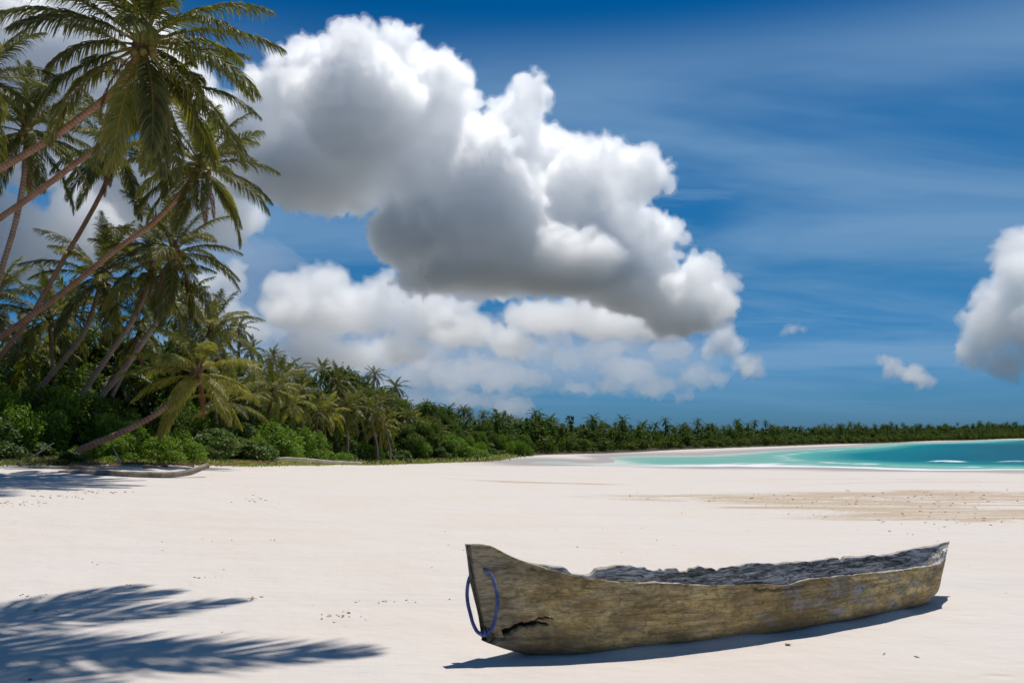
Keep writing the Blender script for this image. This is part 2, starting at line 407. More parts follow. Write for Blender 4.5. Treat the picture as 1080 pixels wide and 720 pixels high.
# ------------------------------------------------------------------ plant materials
def leaf_material(name, c1, c2, c3, trans=.4, rough=.42, gloss=.08):
    m, nt = material(name)
    oi = nt.n('ShaderNodeObjectInfo').outputs['Random']; tone = nt.attr('tone')
    pos = nt.n('ShaderNodeNewGeometry').outputs['Position']
    nz = nt.noise(pos, .9, 3, .6)
    f = nt.math('ADD', nt.math('MULTIPLY', nz, .55), nt.math('MULTIPLY', oi, .45))
    c = nt.mix(nt.step(f, .25, .75), c1, c2)
    c = nt.mix(tone, c, c3)
    d = nt.n('ShaderNodeBsdfDiffuse'); t = nt.n('ShaderNodeBsdfTranslucent'); g = nt.n('ShaderNodeBsdfGlossy')
    g.inputs['Roughness'].default_value = rough; g.inputs['Color'].default_value = (1, 1, 1, 1)
    nt.l(c, d.inputs[0])
    tcol = nt.mix(1., c, (1.5, 1.7, .6), 'MULTIPLY'); nt.l(tcol, t.inputs[0])
    a = nt.n('ShaderNodeMixShader'); a.inputs[0].default_value = trans; nt.l(d.outputs[0], a.inputs[1]); nt.l(t.outputs[0], a.inputs[2])
    b = nt.n('ShaderNodeMixShader'); b.inputs[0].default_value = gloss; nt.l(a.outputs[0], b.inputs[1]); nt.l(g.outputs[0], b.inputs[2])
    o = nt.n('ShaderNodeOutputMaterial'); nt.l(b.outputs[0], o.inputs[0])
    return m
M_FROND = leaf_material('palm_frond', (.040, .060, .014), (.088, .105, .020), (.32, .25, .05), .38, .5, .03)
M_FROND_Y = leaf_material('palm_frond_yellowing', (.15, .17, .03), (.21, .20, .035), (.45, .34, .07), .42, .5, .03)
M_DEAD = leaf_material('palm_frond_dead', (.20, .10, .05), (.16, .085, .04), (.28, .13, .06), .15, .6, .03)
M_BUSH = leaf_material('shrub_leaves', (.09, .165, .014), (.16, .24, .026), (.20, .25, .04), .36, .5, .02)
M_BUSH_D = leaf_material('dark_shrub_leaves', (.045, .10, .020), (.085, .15, .028), (.22, .19, .06), .3, .5, .03)
M_TREE = leaf_material('broadleaf_leaves', (.042, .078, .012), (.085, .13, .020), (.15, .17, .035), .32, .5, .015)
M_GRASS = leaf_material('beach_grass', (.13, .19, .03), (.20, .22, .05), (.33, .30, .10), .35, .5, .05)

def bark_material(name, c1, c2, c3):
    m, nt = material(name)
    tcg = nt.n('ShaderNodeTexCoord').outputs['Object']
    tone = nt.attr('tone')                                   # length along the trunk in metres
    ring = nt.math('FRACT', nt.math('ADD', nt.math('MULTIPLY', tone, 7.), nt.math('MULTIPLY', nt.noise(tcg, 3, 2), .5)))
    rg = nt.step(ring, .0, .3)
    nz = nt.noise(tcg, 2.2, 5, .6); nf = nt.noise(tcg, 16, 4, .65)
    c = nt.mix(nt.step(nz, .35, .65), c1, c2)
    c = nt.mix(nt.math('MULTIPLY', nt.step(nf, .5, .75), .5), c, c3)
    c = nt.mix(nt.math('MULTIPLY', nt.math('SUBTRACT', 1, rg), .7), c, (.05, .035, .028))
    nb = nt.bump(rg, .5, .03); nb = nt.bump(nf, .5, .02, nb)
    principled(nt, c, .9, nb, .15)
    return m
M_BARK = bark_material('palm_bark', (.30, .165, .105), (.38, .23, .155), (.44, .34, .27))
M_BARK_G = bark_material('grey_palm_bark', (.26, .185, .14), (.34, .26, .205), (.44, .38, .32))
m_wood, nt = material('driftwood_bark')
tcg = nt.n('ShaderNodeTexCoord').outputs['Object']
a_ = nt.noise(tcg, 3, 6, .65, .5); b_ = nt.noise(tcg, 25, 4, .6)
principled(nt, nt.mix(nt.step(a_, .3, .7), (.15, .12, .09), (.38, .33, .27)), .9, nt.bump(b_, .7, .03), .15)
m_pale, nt = material('bleached_wood')
tcg = nt.n('ShaderNodeTexCoord').outputs['Object']
a_ = nt.noise(tcg, 2, 5, .6)
principled(nt, nt.mix(nt.step(a_, .3, .7), (.36, .31, .24), (.52, .47, .38)), .9, nt.bump(a_, .5, .03), .15)

# ------------------------------------------------------------------ palm fronds
DOWN = np.array([0, 0, -1.])
def frond_arrays(mb, L, e0, bend, npairs, az=0., origin=(0, 0, 0), hang=.9, width=.045, lw=.19, rach=.028, twist=0., rnd=None, rseg=5, side_bend=0., bare=.16):
    """one pinnate frond: rachis tube + drooping leaflets, growing along +X turned by az"""
    rnd = rnd or RNG
    n = 14
    t = np.linspace(0, 1, n); e = e0-bend*t**1.25
    ds = L/(n-1)
    sb = side_bend*t**2
    x = np.r_[0, np.cumsum(np.cos(e[:-1])*np.cos(sb[:-1]))*ds]; z = np.r_[0, np.cumsum(np.sin(e[:-1]))*ds]
    y = np.r_[0, np.cumsum(np.cos(e[:-1])*np.sin(sb[:-1]))*ds]
    P = np.stack([x, y, z], -1)
    ca, sa = math.cos(az), math.sin(az)
    R = np.array([[ca, -sa, 0], [sa, ca, 0], [0, 0, 1]])
    rad = rach*(1-.85*t)*(1+1.1*np.exp(-t/.10))
    org = np.asarray(origin, float)
    mb.tube(P@R.T+org, rad, seg=rseg, caps=False, a=.75)
    s = np.linspace(bare, .995, npairs)
    s = np.concatenate([s, s+rnd.normal(0, .003, npairs)])
    side = np.r_[np.ones(npairs), -np.ones(npairs)]
    m = len(s); s = np.clip(s, 0, 1)
    B = np.stack([np.interp(s, t, P[:, k]) for k in range(3)], -1)
    T = np.gradient(P, axis=0); T /= np.linalg.norm(T, axis=1, keepdims=True)
    Tt = np.stack([np.interp(s, t, T[:, k]) for k in range(3)], -1)
    Sd = np.cross(Tt, [0, 0, 1.]); Sd /= np.linalg.norm(Sd, axis=1, keepdims=True)+1e-9
    Nn = np.cross(Sd, Tt)                                   # upper side of the frond
    tw = twist*s
    Sd2 = Sd*np.cos(tw)[:, None]+Nn*np.sin(tw)[:, None]
    fwd = np.radians(28+38*s+rnd.normal(0, 6, m))
    prof = np.clip(np.sin(np.pi*np.clip((s-bare)/(1-bare)*.86+.12, 0, 1))**.6, .15, 1)*(1+rnd.normal(0, .07, m))
    ll = L*lw*prof
    up = .25*(1-s)+rnd.normal(0, .10, m)
    D0 = Sd2*(side*np.cos(fwd))[:, None]+Tt*np.sin(fwd)[:, None]+Nn*up[:, None]
    D0 /= np.linalg.norm(D0, axis=1, keepdims=True)
    hg = hang*(.75+.5*rnd.random(m))
    D1 = D0+DOWN*(.55*hg)[:, None]; D1 /= np.linalg.norm(D1, axis=1, keepdims=True)
    D2 = D1+DOWN*(1.1*hg)[:, None]; D2 /= np.linalg.norm(D2, axis=1, keepdims=True)
    p0 = B; p1 = p0+D0*(ll*.3)[:, None]; p2 = p1+D1*(ll*.35)[:, None]; p3 = p2+D2*(ll*.35)[:, None]
    wv_ = np.cross(D1, Nn); wv_ /= np.linalg.norm(wv_, axis=1, keepdims=True)+1e-9
    roll = rnd.normal(0, .5, m)
    wv_ = wv_*np.cos(roll)[:, None]+np.cross(D1, wv_)*np.sin(roll)[:, None]
    w = width*(.8+.4*rnd.random(m))*(.55+.45*prof)
    q = []
    for p_, k_ in ((p0, .5), (p1, 1.), (p2, .85), (p3, .12)):
        q.append(p_-wv_*(w*k_*.5)[:, None]); q.append(p_+wv_*(w*k_*.5)[:, None])
    V = np.stack(q, 1).reshape(-1, 3)@R.T+org
    b = np.arange(m)[:, None]*8
    Fq = np.concatenate([b+np.array([[0, 1, 3, 2]]), b+np.array([[2, 3, 5, 4]]), b+np.array([[4, 5, 7, 6]])])
    tn = np.repeat(np.clip(rnd.random(m)*.35-.05, 0, 1), 8)
    tip = np.tile(np.array([0, 0, 0, 0, .12, .12, .3, .3]), m)
    mb.add(V, Fq, np.clip(tn+tip, 0, 1))

# shared unit-length frond meshes, by how old (how low) the frond hangs
FR = []
E0 = [82, 70, 58, 47, 36, 25, 14, 3, -9, -22, -36, -52]
for q, e in enumerate(E0):
    row = []
    for k in range(2):
        mb = MB()
        bend = math.radians([26, 36, 45, 51, 55, 57, 57, 55, 50, 44, 36, 28][q]+RNG.uniform(-9, 9))
        frond_arrays(mb, 1., math.radians(e), bend, 96, hang=.58+.06*q, width=.0118, lw=.235, rach=.0085,
                     twist=RNG.uniform(-.5, .5), side_bend=RNG.uniform(-.35, .35))
        row.append(mb.mesh('frond', M_FROND, False))
    FR.append(row)
FRY = []
for q in range(12):
    r_ = []
    for me in FR[q]:
        c_ = me.copy(); c_.materials.clear(); c_.materials.append(M_FROND_Y); r_.append(c_)
    FRY.append(r_)
mb = MB(); frond_arrays(mb, 1., math.radians(-66), math.radians(22), 60, hang=1.6, width=.013, lw=.17, rach=.008)
FR_DEAD = mb.mesh('dead_frond', M_DEAD, False)
mb = MB(); frond_arrays(mb, 1., math.radians(-50), math.radians(40), 55, hang=1.8, width=.012, lw=.16, rach=.008)
FR_DEAD2 = mb.mesh('dead_frond', M_DEAD, False)

mb = MB(); frond_arrays(mb, 1., math.radians(5), math.radians(8), 50, hang=.03, width=.012, lw=.16, rach=.009)
FR_FALL = mb.mesh('fallen_frond', M_DEAD, False)
m_nut, nt = material('coconut_husk'); principled(nt, nt.mix(nt.noise(nt.n('ShaderNodeTexCoord').outputs['Object'], 4, 3), (.16, .15, .04), (.26, .17, .06)), .6)
m_fib, nt = material('leaf_base_fibre'); principled(nt, nt.mix(nt.noise(nt.n('ShaderNodeTexCoord').outputs['Object'], 9, 4), (.07, .045, .03), (.20, .12, .07)), .95)

def ico(r, loc, sub=2, scale=(1, 1, 1)):
    bm = bmesh.new(); bmesh.ops.create_icosphere(bm, subdivisions=sub, radius=r)
    v = np.array([tuple(x.co) for x in bm.verts])*np.array(scale)+np.array(loc)
    f = np.array([[q.index for q in x.verts] for x in bm.faces]); bm.free()
    return v, f
def tri_obj(name, parts, mat, parent=None):
    vs, fs, n = [], [], 0
    for v, f in parts: vs.append(v); fs.append(f+n); n += len(v)
    return link(bpy.data.objects.new(name, mesh_np(name, np.concatenate(vs), np.concatenate(fs), mat, True)), parent)

_o = tri_obj('coconut', [ico(1., (0, 0, 0), 2, (1, 1, 1.2))], m_nut); NUT = _o.data; bpy.data.objects.remove(_o)
def trunk_obj(root, pts, r0, r1, mat):
    """pts world, base first"""
    P = smooth_path(pts, 40)-np.array(root.location)
    Ls = np.r_[0, np.cumsum(np.linalg.norm(np.diff(P, axis=0), axis=1))]; u = Ls/Ls[-1]
    rad = r1+(r0-r1)*(1-u)**1.2+ .55*r0*np.exp(-Ls/.5)
    rad *= 1+.03*RNG.normal(size=len(rad))
    mb = MB(); mb.tube(P, rad, seg=12, jitter=.03)
    mb.a[-1] = np.r_[np.repeat(Ls, 12), Ls[0], Ls[-1]]
    return mb.obj('trunk', mat, root)

def big_palm(label, crown, path, base, L, nf=26, yellow=0., dead=2, r=.16, mat=None, az0=0., tilt=(.30, .22), emin=0, emax=11, group='coconut palms leaning over the beach'):
    """crown (px,py,d); path px points from crown down; base (px,d)"""
    px, py, d = crown
    top = at(px, py, d); bp = on_ground(*base)
    bp.z -= .15
    pts = [bp]
    npth = len(path); by = HOR-(bp.z-EYE)*F/base[1]
    sp_ = [(base[0], by)]+list(reversed(path))+[(px, py)]
    fr = np.cumsum([math.dist(sp_[k], sp_[k+1]) for k in range(len(sp_)-1)]); fr = fr/fr[-1]
    for k, (qx, qy) in enumerate(reversed(path)):
        dd_ = base[1]+(d-base[1])*fr[k]
        pts.append(at(qx, qy, dd_))
    pts.append(top)
    root = empty('palm_tree', bp, label, 'palm tree', group)
    trunk_obj(root, pts, r*.9, r*.66, mat or M_BARK)
    loc = top-bp
    # crown: the fibre-wrapped bud, with fronds as its own pieces
    ax = (Vector(pts[-1])-Vector(pts[-2])).normalized()
    o0 = Vector((0, 0, 0)); P = [-ax*.5, -ax*.15, Vector((0, 0, .25)), Vector((0, 0, .7))]
    mb = MB(); mb.tube(P, [r*.9, r*1.5, r*1.3, .03], seg=10, jitter=.12)
    cr = mb.obj('crown', m_fib, root); cr.location = loc
    tm = Matrix.Rotation(tilt[0], 3, 'X') @ Matrix.Rotation(tilt[1], 3, 'Y'); cr.rotation_euler = tm.to_euler(); ti = tm.inverted()
    for k in range(7):
        a = RNG.uniform(0, 6.28); q = ti @ Vector([math.cos(a)*r*2.0, math.sin(a)*r*2.0, -.12-RNG.uniform(0, .3)])
        o = link(bpy.data.objects.new('coconut', NUT), cr); o.location = q; o.scale = (RNG.uniform(.10, .135),)*3
    for k in range(nf):
        u = (k+.5)/nf
        q = int(round(emin+(emax-emin)*u+RNG.uniform(-.6, .6))); q = max(0, min(11, q))
        me = (FRY if RNG.random() < yellow else FR)[q][k % 2]
        o = bpy.data.objects.new('frond', me); link(o, cr)
        az = az0+k*2.39996+RNG.normal(0, .14)
        sc = L*(.82 if q < 2 else 1.)*RNG.uniform(.9, 1.08)
        o.location = Vector((math.cos(az)*r*.6, math.sin(az)*r*.6, .30-.04*q))
        o.rotation_euler = (RNG.normal(0, .1), RNG.normal(0, .07), az)
        o.scale = (sc, sc*RNG.choice([-1, 1]), sc)
    for k in range(dead):
        o = bpy.data.objects.new('dead_frond', [FR_DEAD, FR_DEAD2][k % 2]); link(o, cr)
        az = az0+1.1+k*2.1; o.location = ti @ Vector((math.cos(az)*r, math.sin(az)*r, -.15)); o.rotation_euler = (ti @ Matrix.Rotation(az, 3, 'Z')).to_euler()
        o.scale = (L*.62,)*3
        tag(o, 'dry reddish brown frond hanging down')
    return root

big_palm('tallest foreground palm with its crown cut by the top of the photo', (151, 48, 26), [(122, 94), (90, 120), (45, 152), (0, 178)], (-330, 33), 4.3, 32, .04, 3, .155, az0=.3, emin=0, emax=11, tilt=(.42, .25))
big_palm('palm on the second reddish leaning trunk, its crown behind the tallest palm', (168, 92, 29), [(135, 130), (80, 172), (40, 202), (0, 230)], (-300, 36), 3.3, 17, .1, 2, .15, az0=1.0, emin=3)
big_palm('palm at the left edge with only its right hand fronds in view', (-22, 90, 27), [(-60, 180), (-110, 320)], (-190, 29), 2.9, 20, .1, 2, .15, az0=2.)
big_palm('dark dense palm left of the tallest crown with a short visible trunk', (28, 140, 34), [(25, 190), (15, 240), (0, 290)], (-40, 35), 3.2, 28, .08, 2, .15, az0=.8, mat=M_BARK_G)
big_palm('palm with a small crown just below the tallest one and a straight slanting trunk', (122, 160, 40), [(112, 192), (90, 235), (68, 272), (25, 345), (0, 376)], (-60, 42), 3.2, 25, .06, 2, .15, az0=1.7)
big_palm('palm with a round starburst crown on the long low slanting trunk', (212, 178, 35), [(165, 232), (120, 265), (80, 298), (40, 328), (0, 356)], (-150, 38), 3.3, 31, .12, 3, .16, az0=.55)
big_palm('palm with brown skirt of dead fronds, right below the starburst crown', (184, 268, 40), [(176, 325), (165, 340), (136, 382), (97, 433)], (76, 41), 3.3, 27, .1, 5, .17, az0=1.2, mat=M_BARK_G)
big_palm('palm on the thick grey trunk slanting between two others, crown half hidden', (160, 292, 42), [(144, 330), (111, 380), (78, 430)], (56, 42), 3.1, 22, .15, 2, .17, az0=2.2, mat=M_BARK_G)
big_palm('yellow green palm in front of thin trunks, left of the dead frond skirt', (108, 295, 43), [(86, 355), (60, 388), (36, 418)], (14, 44), 3.5, 26, .25, 3, .16, az0=.1, mat=M_BARK_G)
big_palm('low palm leaning almost flat over the shrubs, bright yellow green crown', (208, 394, 33.5), [(198, 405), (172, 431), (130, 455), (82, 476)], (58, 31.6), 2.7, 22, .9, 1, .15, az0=.4)
big_palm('slim palm behind the slanting trunks with a drooping crown', (150, 348, 46), [(133, 388), (112, 432)], (100, 46), 3.0, 20, .2, 2, .13, az0=.9, mat=M_BARK_G)
big_palm('palm with low yellowish drooping fronds beyond the bright leaning palm', (240, 425, 50), [(236, 450)], (226, 50), 2.6, 20, .7, 2, .13, az0=1.9, mat=M_BARK_G)
big_palm('palm over the undergrowth at the left, pale stemmed with hanging fronds', (52, 338, 47), [(55, 380), (60, 430)], (62, 47), 3.2, 22, .25, 3, .14, az0=2.7, mat=M_BARK_G)
big_palm('palm at the left border in the middle of the tree wall', (-8, 322, 44), [(-14, 370)], (-20, 44), 3.0, 22, .2, 2, .14, az0=.2, mat=M_BARK_G)
big_palm('palm behind the bright leaning palm, crown against the sky', (222, 350, 58), [(226, 400)], (230, 58), 3.6, 22, .15, 2, .14, az0=.7, mat=M_BARK_G)
big_palm('broad palm with yellow midribs standing in front of the dark wood', (288, 412, 66), [(290, 440)], (286, 66), 3.3, 22, .4, 2, .15, az0=1.4, mat=M_BARK_G)
# the palm that throws the frond shadow on the sand: it stands left of the camera and leans over
def shade_palm():
    top = Vector((-3.2, 9.65, 9.3)); bp = Vector((-11.5, 8.5, g1(-11.5, 8.5)-.15))
    root = empty('palm_tree', bp, 'palm above the frame whose frond shadow lies on the near sand', 'palm tree', 'coconut palms leaning over the beach')
    trunk_obj(root, [bp, Vector((-10.6, 9.2, 4.0)), Vector((-7.6, 9.6, 8.3)), top], .18, .12, M_BARK)
    loc = top-bp
    mb = MB(); mb.tube([loc-Vector((.4, .1, .3)), loc, loc+Vector((0, 0, .5))], [.14, .2, .04], seg=10, jitter=.1)
    cr = mb.obj('crown', m_fib, root)
    for k in range(18):
        q = [5, 3, 4, 4, 5, 5, 4, 3, 5, 4, 3, 2, 4, 5, 3, 5, 4, 2][k]
        az = .15+k*2.39996
        o = link(bpy.data.objects.new('frond', FR[q][k % 2]), cr); o.location = loc+Vector((0, 0, .15)); o.rotation_euler = (0, 0, az if k else -.14); o.scale = (3.0, 3.0, 3.0) if k else (4.1, 3.8, 4.1)
shade_palm()

# ------------------------------------------------------------------ smaller palms (crown is one mesh, shared by copies)
def crown_mesh(nf, npairs, width, seed, yellow=False, hang=1.):
    r_ = np.random.default_rng(seed); mb = MB()
    for k in range(nf):
        u = (k+.5)/nf; e = 80-128*u+r_.normal(0, 6)
        bend = math.radians(np.interp(e, [-50, 0, 40, 80], [35, 75, 80, 45])+r_.normal(0, 8))
        frond_arrays(mb, r_.uniform(.9, 1.08)*(.85 if u < .15 else 1), math.radians(e), bend, npairs, az=k*2.39996+r_.normal(0, .15), hang=hang,
                     width=width, lw=.21, rach=.010, rnd=r_, rseg=4, side_bend=r_.uniform(-.3, .3), origin=(0, 0, .05-.08*u))
    return mb.mesh('crown', M_FROND_Y if yellow else M_FROND, False)
CM = [crown_mesh(24, 26, .030, s) for s in (1, 2, 3, 4)]
CMY = [crown_mesh(20, 28, .026, s, True, .8) for s in (5, 6)]
CF = [crown_mesh(24, 11, .085, s) for s in (7, 8, 9)]
mb = MB(); P = smooth_path([(0, 0, 0), (.02, .01, .4), (-.01, .02, .75), (0, 0, 1)], 14)
mb.tube(P, np.linspace(1.25, .8, 14)*.012, seg=7); mb.a[-1] = np.r_[np.repeat(np.linspace(0, 10, 14), 7), 0, 10]
TRK = mb.mesh('trunk', M_BARK_G)
def small_palm(label, px, py, d, R, group, kind='mid', lean=None):
    top = at(px, py, d); dx = RNG.normal(0, .06) if lean is None else lean
    x = top.x-dx*10; bp = Vector((x, d, g1(x, d)-.1)); H = top.z-bp.z
    root = empty('palm_tree', bp, label, 'palm tree', group)
    t = link(bpy.data.objects.new('trunk', TRK), root)
    sh = Matrix.Identity(4); sh[0][2] = (top.x-x)/H
    t.scale = (max(H, 9), max(H, 9), H); t.rotation_euler = (0, math.atan2(top.x-x, H), 0)
    me = {'mid': CM, 'yel': CMY, 'far': CF}[kind]
    c = link(bpy.data.objects.new('crown', me[RNG.integers(len(me))]), root)
    c.location = top-bp; c.rotation_euler = (RNG.normal(0, .08), RNG.normal(0, .08), RNG.uniform(0, 6.28)); c.scale = (R, R, R)
    return root
GP = 'background palms rising above the wood'
for lb, px, py, d, R in [
    ('palm with a round dark crown on the skyline above the bright leaning palm', 252, 347, 150, 3.6),
    ('smaller palm tucked under the right side of the round dark skyline crown', 266, 370, 150, 3.2),
    ('star shaped skyline palm standing clear on a thin trunk left of a close pair', 288, 377, 170, 3.3),
    ('left palm of the close pair on the skyline', 313, 392, 172, 3.5),
    ('right palm of the close pair on the skyline', 340, 391, 172, 3.6),
    ('low palm to the right of the close pair on the skyline', 362, 408, 175, 3.2),
    ('wide palm crown just left below the tallest mid skyline palm', 380, 408, 150, 3.6),
    ('tall thin palm with a small crown in the middle of the skyline', 395, 396, 200, 3.2),
    ('tall narrow palm standing out at the right end of the higher wood', 417, 409, 170, 3.3),
    ('second crown hanging below the tall narrow palm at the right end', 417, 424, 165, 2.9),
    ('dim palm between the low skyline palm and the wide crown', 350, 418, 150, 3.),
    ('palm crown half sunk in foliage left of the star shaped palm', 275, 392, 130, 3.2)]:
    small_palm(lb, px, py, d, R, GP)
small_palm('yellowing palm low in front of the wood, right of the pale fallen trunk', 402, 452, 96, 2.6, GP, 'yel')
small_palm('greenish yellow palm half buried in the wood above the pale fallen trunk', 345, 436, 84, 2.5, GP, 'yel')
small_palm('drooping palm between the slanting trunks, deep in shade', 30, 372, 50, 3., GP)
small_palm('small palm crown deep in the shaded wood behind the slanting trunks', 128, 395, 54, 2.6, GP)
small_palm('palm filling the gap right of the dead frond skirt', 196, 322, 62, 3.4, GP)
small_palm('palm behind the yellow green palm at the left', 78, 330, 60, 3.6, GP)
GS = 'distant palms along the lower treeline'
for (px, py) in [(428, 424), (440, 430), (450, 426), (462, 430), (474, 432), (488, 428), (498, 436), (510, 434), (522, 438), (538, 438), (548, 441), (566, 443), (432, 434), (446, 432), (456, 440), (466, 436), (478, 440), (484, 438), (493, 431), (505, 441), (514, 444), (525, 445), (533, 442), (544, 442), (552, 448), (561, 447), (571, 449), (580, 449), (589, 452), (600, 453), (612, 452), (470, 445), (500, 447), (438, 444), (518, 449)]:
    small_palm('distant palm with a tiny dark crown along the lower treeline', px+RNG.normal(0, 1), py+2+abs(RNG.normal(0, 2)), 215+(px-430)*.5+RNG.uniform(-15, 15), RNG.uniform(2.2, 3.0), GS, 'far')

for (px, py, d) in [(262, 420, 62), (306, 424, 72), (322, 412, 80), (334, 430, 78), (352, 405, 95), (366, 432, 88), (378, 420, 98), (390, 436, 94), (404, 424, 108), (424, 440, 110), (436, 446, 116), (300, 400, 84), (410, 446, 98), (448, 452, 120), (464, 456, 122), (240, 385, 66), (276, 405, 74)]:
    small_palm('palm growing among the leafy trees of the wood', px+RNG.normal(0, 2), py+RNG.normal(0, 2), d, RNG.uniform(2.3, 3.1), 'palms mixed into the leafy wood', 'yel' if RNG.random() < .08 else 'mid')
# ------------------------------------------------------------------ shrubs and broadleaf trees
def leaf_cloud(mb, r_, nlobes, nleaf, leaf, flat=.8, low=0., spread=.62):
    """leaves gathered in clumps on an uneven lobed body of about unit radius, base at z=0"""
    lob = []
    for k in range(nlobes):
        a = r_.uniform(0, 6.28); q = r_.random()**.6*spread
        h = low+(1-low)*(r_.random()**.8)*(1-.55*(q/spread)**2)
        lob.append((math.cos(a)*q, math.sin(a)*q, h*flat*1.1, r_.uniform(.20, .40)))
    lob = np.array(lob)
    w = lob[:, 3]**2; k = r_.choice(nlobes, nleaf, p=w/w.sum())
    d = r_.normal(size=(nleaf, 3)); d /= np.linalg.norm(d, axis=1, keepdims=True)
    d[:, 2] = np.where(r_.random(nleaf) < .6, np.abs(d[:, 2]), d[:, 2])
    rad = lob[k, 3]*(1-.45*r_.random(nleaf)**2.2)
    # sub-clumps: pull leaves toward random twig tips
    P = lob[k, :3]+d*rad[:, None]*np.array([1, 1, .85])
    tips = P[r_.choice(nleaf, max(8, nleaf//14))]
    own = r_.integers(len(tips), size=nleaf); sel = r_.random(nleaf) < .55
    P = np.where(sel[:, None], tips[own]+r_.normal(0, .05, (nleaf, 3)), P)
    P[:, 2] = np.maximum(P[:, 2], .02)
    n = d*.6+r_.normal(0, .6, (nleaf, 3))+np.array([0, 0, .5]); n /= np.linalg.norm(n, axis=1, keepdims=True)
    u = np.cross(n, r_.normal(size=(nleaf, 3))); u /= np.linalg.norm(u, axis=1, keepdims=True); v = np.cross(n, u)
    s = leaf*(.6+.8*r_.random(nleaf))[:, None]
    V = np.stack([P-u*s, P+v*s*.45+n*s*.12, P+u*s, P-v*s*.45+n*s*.12], 1).reshape(-1, 3)
    mb.add(V, np.arange(4*nleaf).reshape(-1, 4), np.repeat(np.clip(r_.random(nleaf)*.8-.3, 0, 1), 4))
    return lob
def shrub_meshes(seed):
    r_ = np.random.default_rng(seed); mb = MB(); dk = seed % 2; lob = leaf_cloud(mb, r_, 12+seed % 3*4, 6000 if dk else 7000, .062 if dk else .042, 1.05 if dk else .8, 0, .72)
    f = mb.mesh('foliage', M_BUSH_D if dk else M_BUSH, False)
    st = MB()
    for l in lob[:9]:
        p = l[:3]; st.tube(smooth_path([(p[0]*.15, p[1]*.15, -.05), (p[0]*.5, p[1]*.5, p[2]*.45), tuple(p)], 7), np.linspace(.028, .008, 7), seg=5)
    return f, st.mesh('stems', M_BARK_G)
def tree_meshes(seed):
    r_ = np.random.default_rng(seed); mb = MB(); lob = leaf_cloud(mb, r_, 24, 8500, .042, 1.5, .2, .6)
    f = mb.mesh('crown', M_TREE, False)
    st = MB(); st.tube(smooth_path([(0, 0, -.05), (.03, .02, .35), (-.02, 0, .8)], 8), np.linspace(.06, .035, 8), seg=7)
    for l in lob[:10]:
        p = l[:3]; st.tube(smooth_path([(0, 0, .25+.3*r_.random()), (p[0]*.5, p[1]*.5, p[2]*.7), tuple(p)], 7), np.linspace(.03, .007, 7), seg=5)
    return f, st.mesh('trunk', M_BARK_G)
SH = [shrub_meshes(s) for s in (11, 12, 13, 14)]; TR = [tree_meshes(s) for s in (21, 22, 23, 24)]
HZ = {}
for f_, _ in SH+TR:
    zz_ = np.empty(len(f_.vertices)*3, np.float32); f_.vertices.foreach_get('co', zz_); HZ[f_.name] = float(np.percentile(zz_[2::3], 99.5))
def put_plant(kind, x, y, rx, h, label, group):
    is_s = kind == 'shrub'
    root = empty('shrub' if is_s else 'broadleaf_tree', (x, y, g1(x, y)-.05), label, 'shrub' if is_s else 'tree', group, RNG.uniform(0, 6.28))
    f, s_ = (SH if is_s else TR)[RNG.integers(4)]
    hz = h/max(v.co.z for v in f.vertices[::7]) if f.name not in HZ else h/HZ[f.name]
    for nm, me in (('foliage' if is_s else 'crown', f), ('stems' if is_s else 'trunk', s_)):
        o = link(bpy.data.objects.new(nm, me), root); o.scale = (rx, rx*RNG.uniform(.85, 1.15), hz)
    return root
# front shrubs: (px, depth, top py, radius px)
GSH = 'shrubs along the foot of the palms'
for lb, px, d, top, rp in [
    ('bright shrub at the left border, lowest of the front row', -6, 31, 440, 34),
    ('big dark shrub at the left behind the lowest front one', 20, 35, 412, 46),
    ('tall rounded shrub left of the thick slanting trunk bases', 58, 37, 408, 42),
    ('low shrub beneath the root of the nearly flat palm', 40, 34, 466, 26),
    ('shrub around the feet of the three slanting trunks', 88, 38, 428, 36),
    ('bright shrub right of the feet of the slanting trunks', 118, 37, 436, 32),
    ('shrub under the middle of the nearly flat palm trunk', 112, 34, 462, 32),
    ('bright rounded shrub under the crown of the nearly flat palm', 150, 36, 446, 34),
    ('small shrub on the grass edge near a thin dead branch', 72, 31.5, 476, 24),
    ('shrub standing right of the nearly flat palm crown', 188, 38, 452, 32),
    ('low shrub spilling onto the grass below the yellow crown', 168, 36, 466, 30),
    ('rounded shrub in front of the low yellowish palm', 222, 42, 452, 34),
    ('bright low shrub at the grass edge before the fallen pale trunk', 206, 40, 468, 28),
    ('shrub left of the pale fallen trunk', 258, 50, 448, 32),
    ('small pale shrub at the left end of the fallen trunk', 272, 52, 464, 22)]:
    p = on_ground(px, d); h = EYE+(HOR-top)/F*d-p.z
    put_plant('shrub', p.x, d, rp/F*d*1.15, max(h, .5), lb, GSH)
# shrubs further along the wood edge
GS2 = 'shrubs along the far edge of the wood'
seg = np.linalg.norm(np.diff(VEG_XY, axis=0), axis=1); cum = np.r_[0, np.cumsum(seg)]
def veg_at(s, off):
    k = min(np.searchsorted(cum, s, 'right')-1, len(seg)-1); t = (VEG_XY[k+1]-VEG_XY[k])/seg[k]
    p = VEG_XY[k]+t*(s-cum[k]); return p+np.array([-t[1], t[0]])*off
s = cum[5]-12
while s < cum[9]+8:
    p = veg_at(s, RNG.uniform(1.2, 5)); put_plant('shrub', p[0], p[1], RNG.uniform(1.3, 3.4), RNG.uniform(1.0, 3.8), 'green shrub at the sandy edge of the distant wood', GS2)
    s += RNG.uniform(2.4, 3.6)
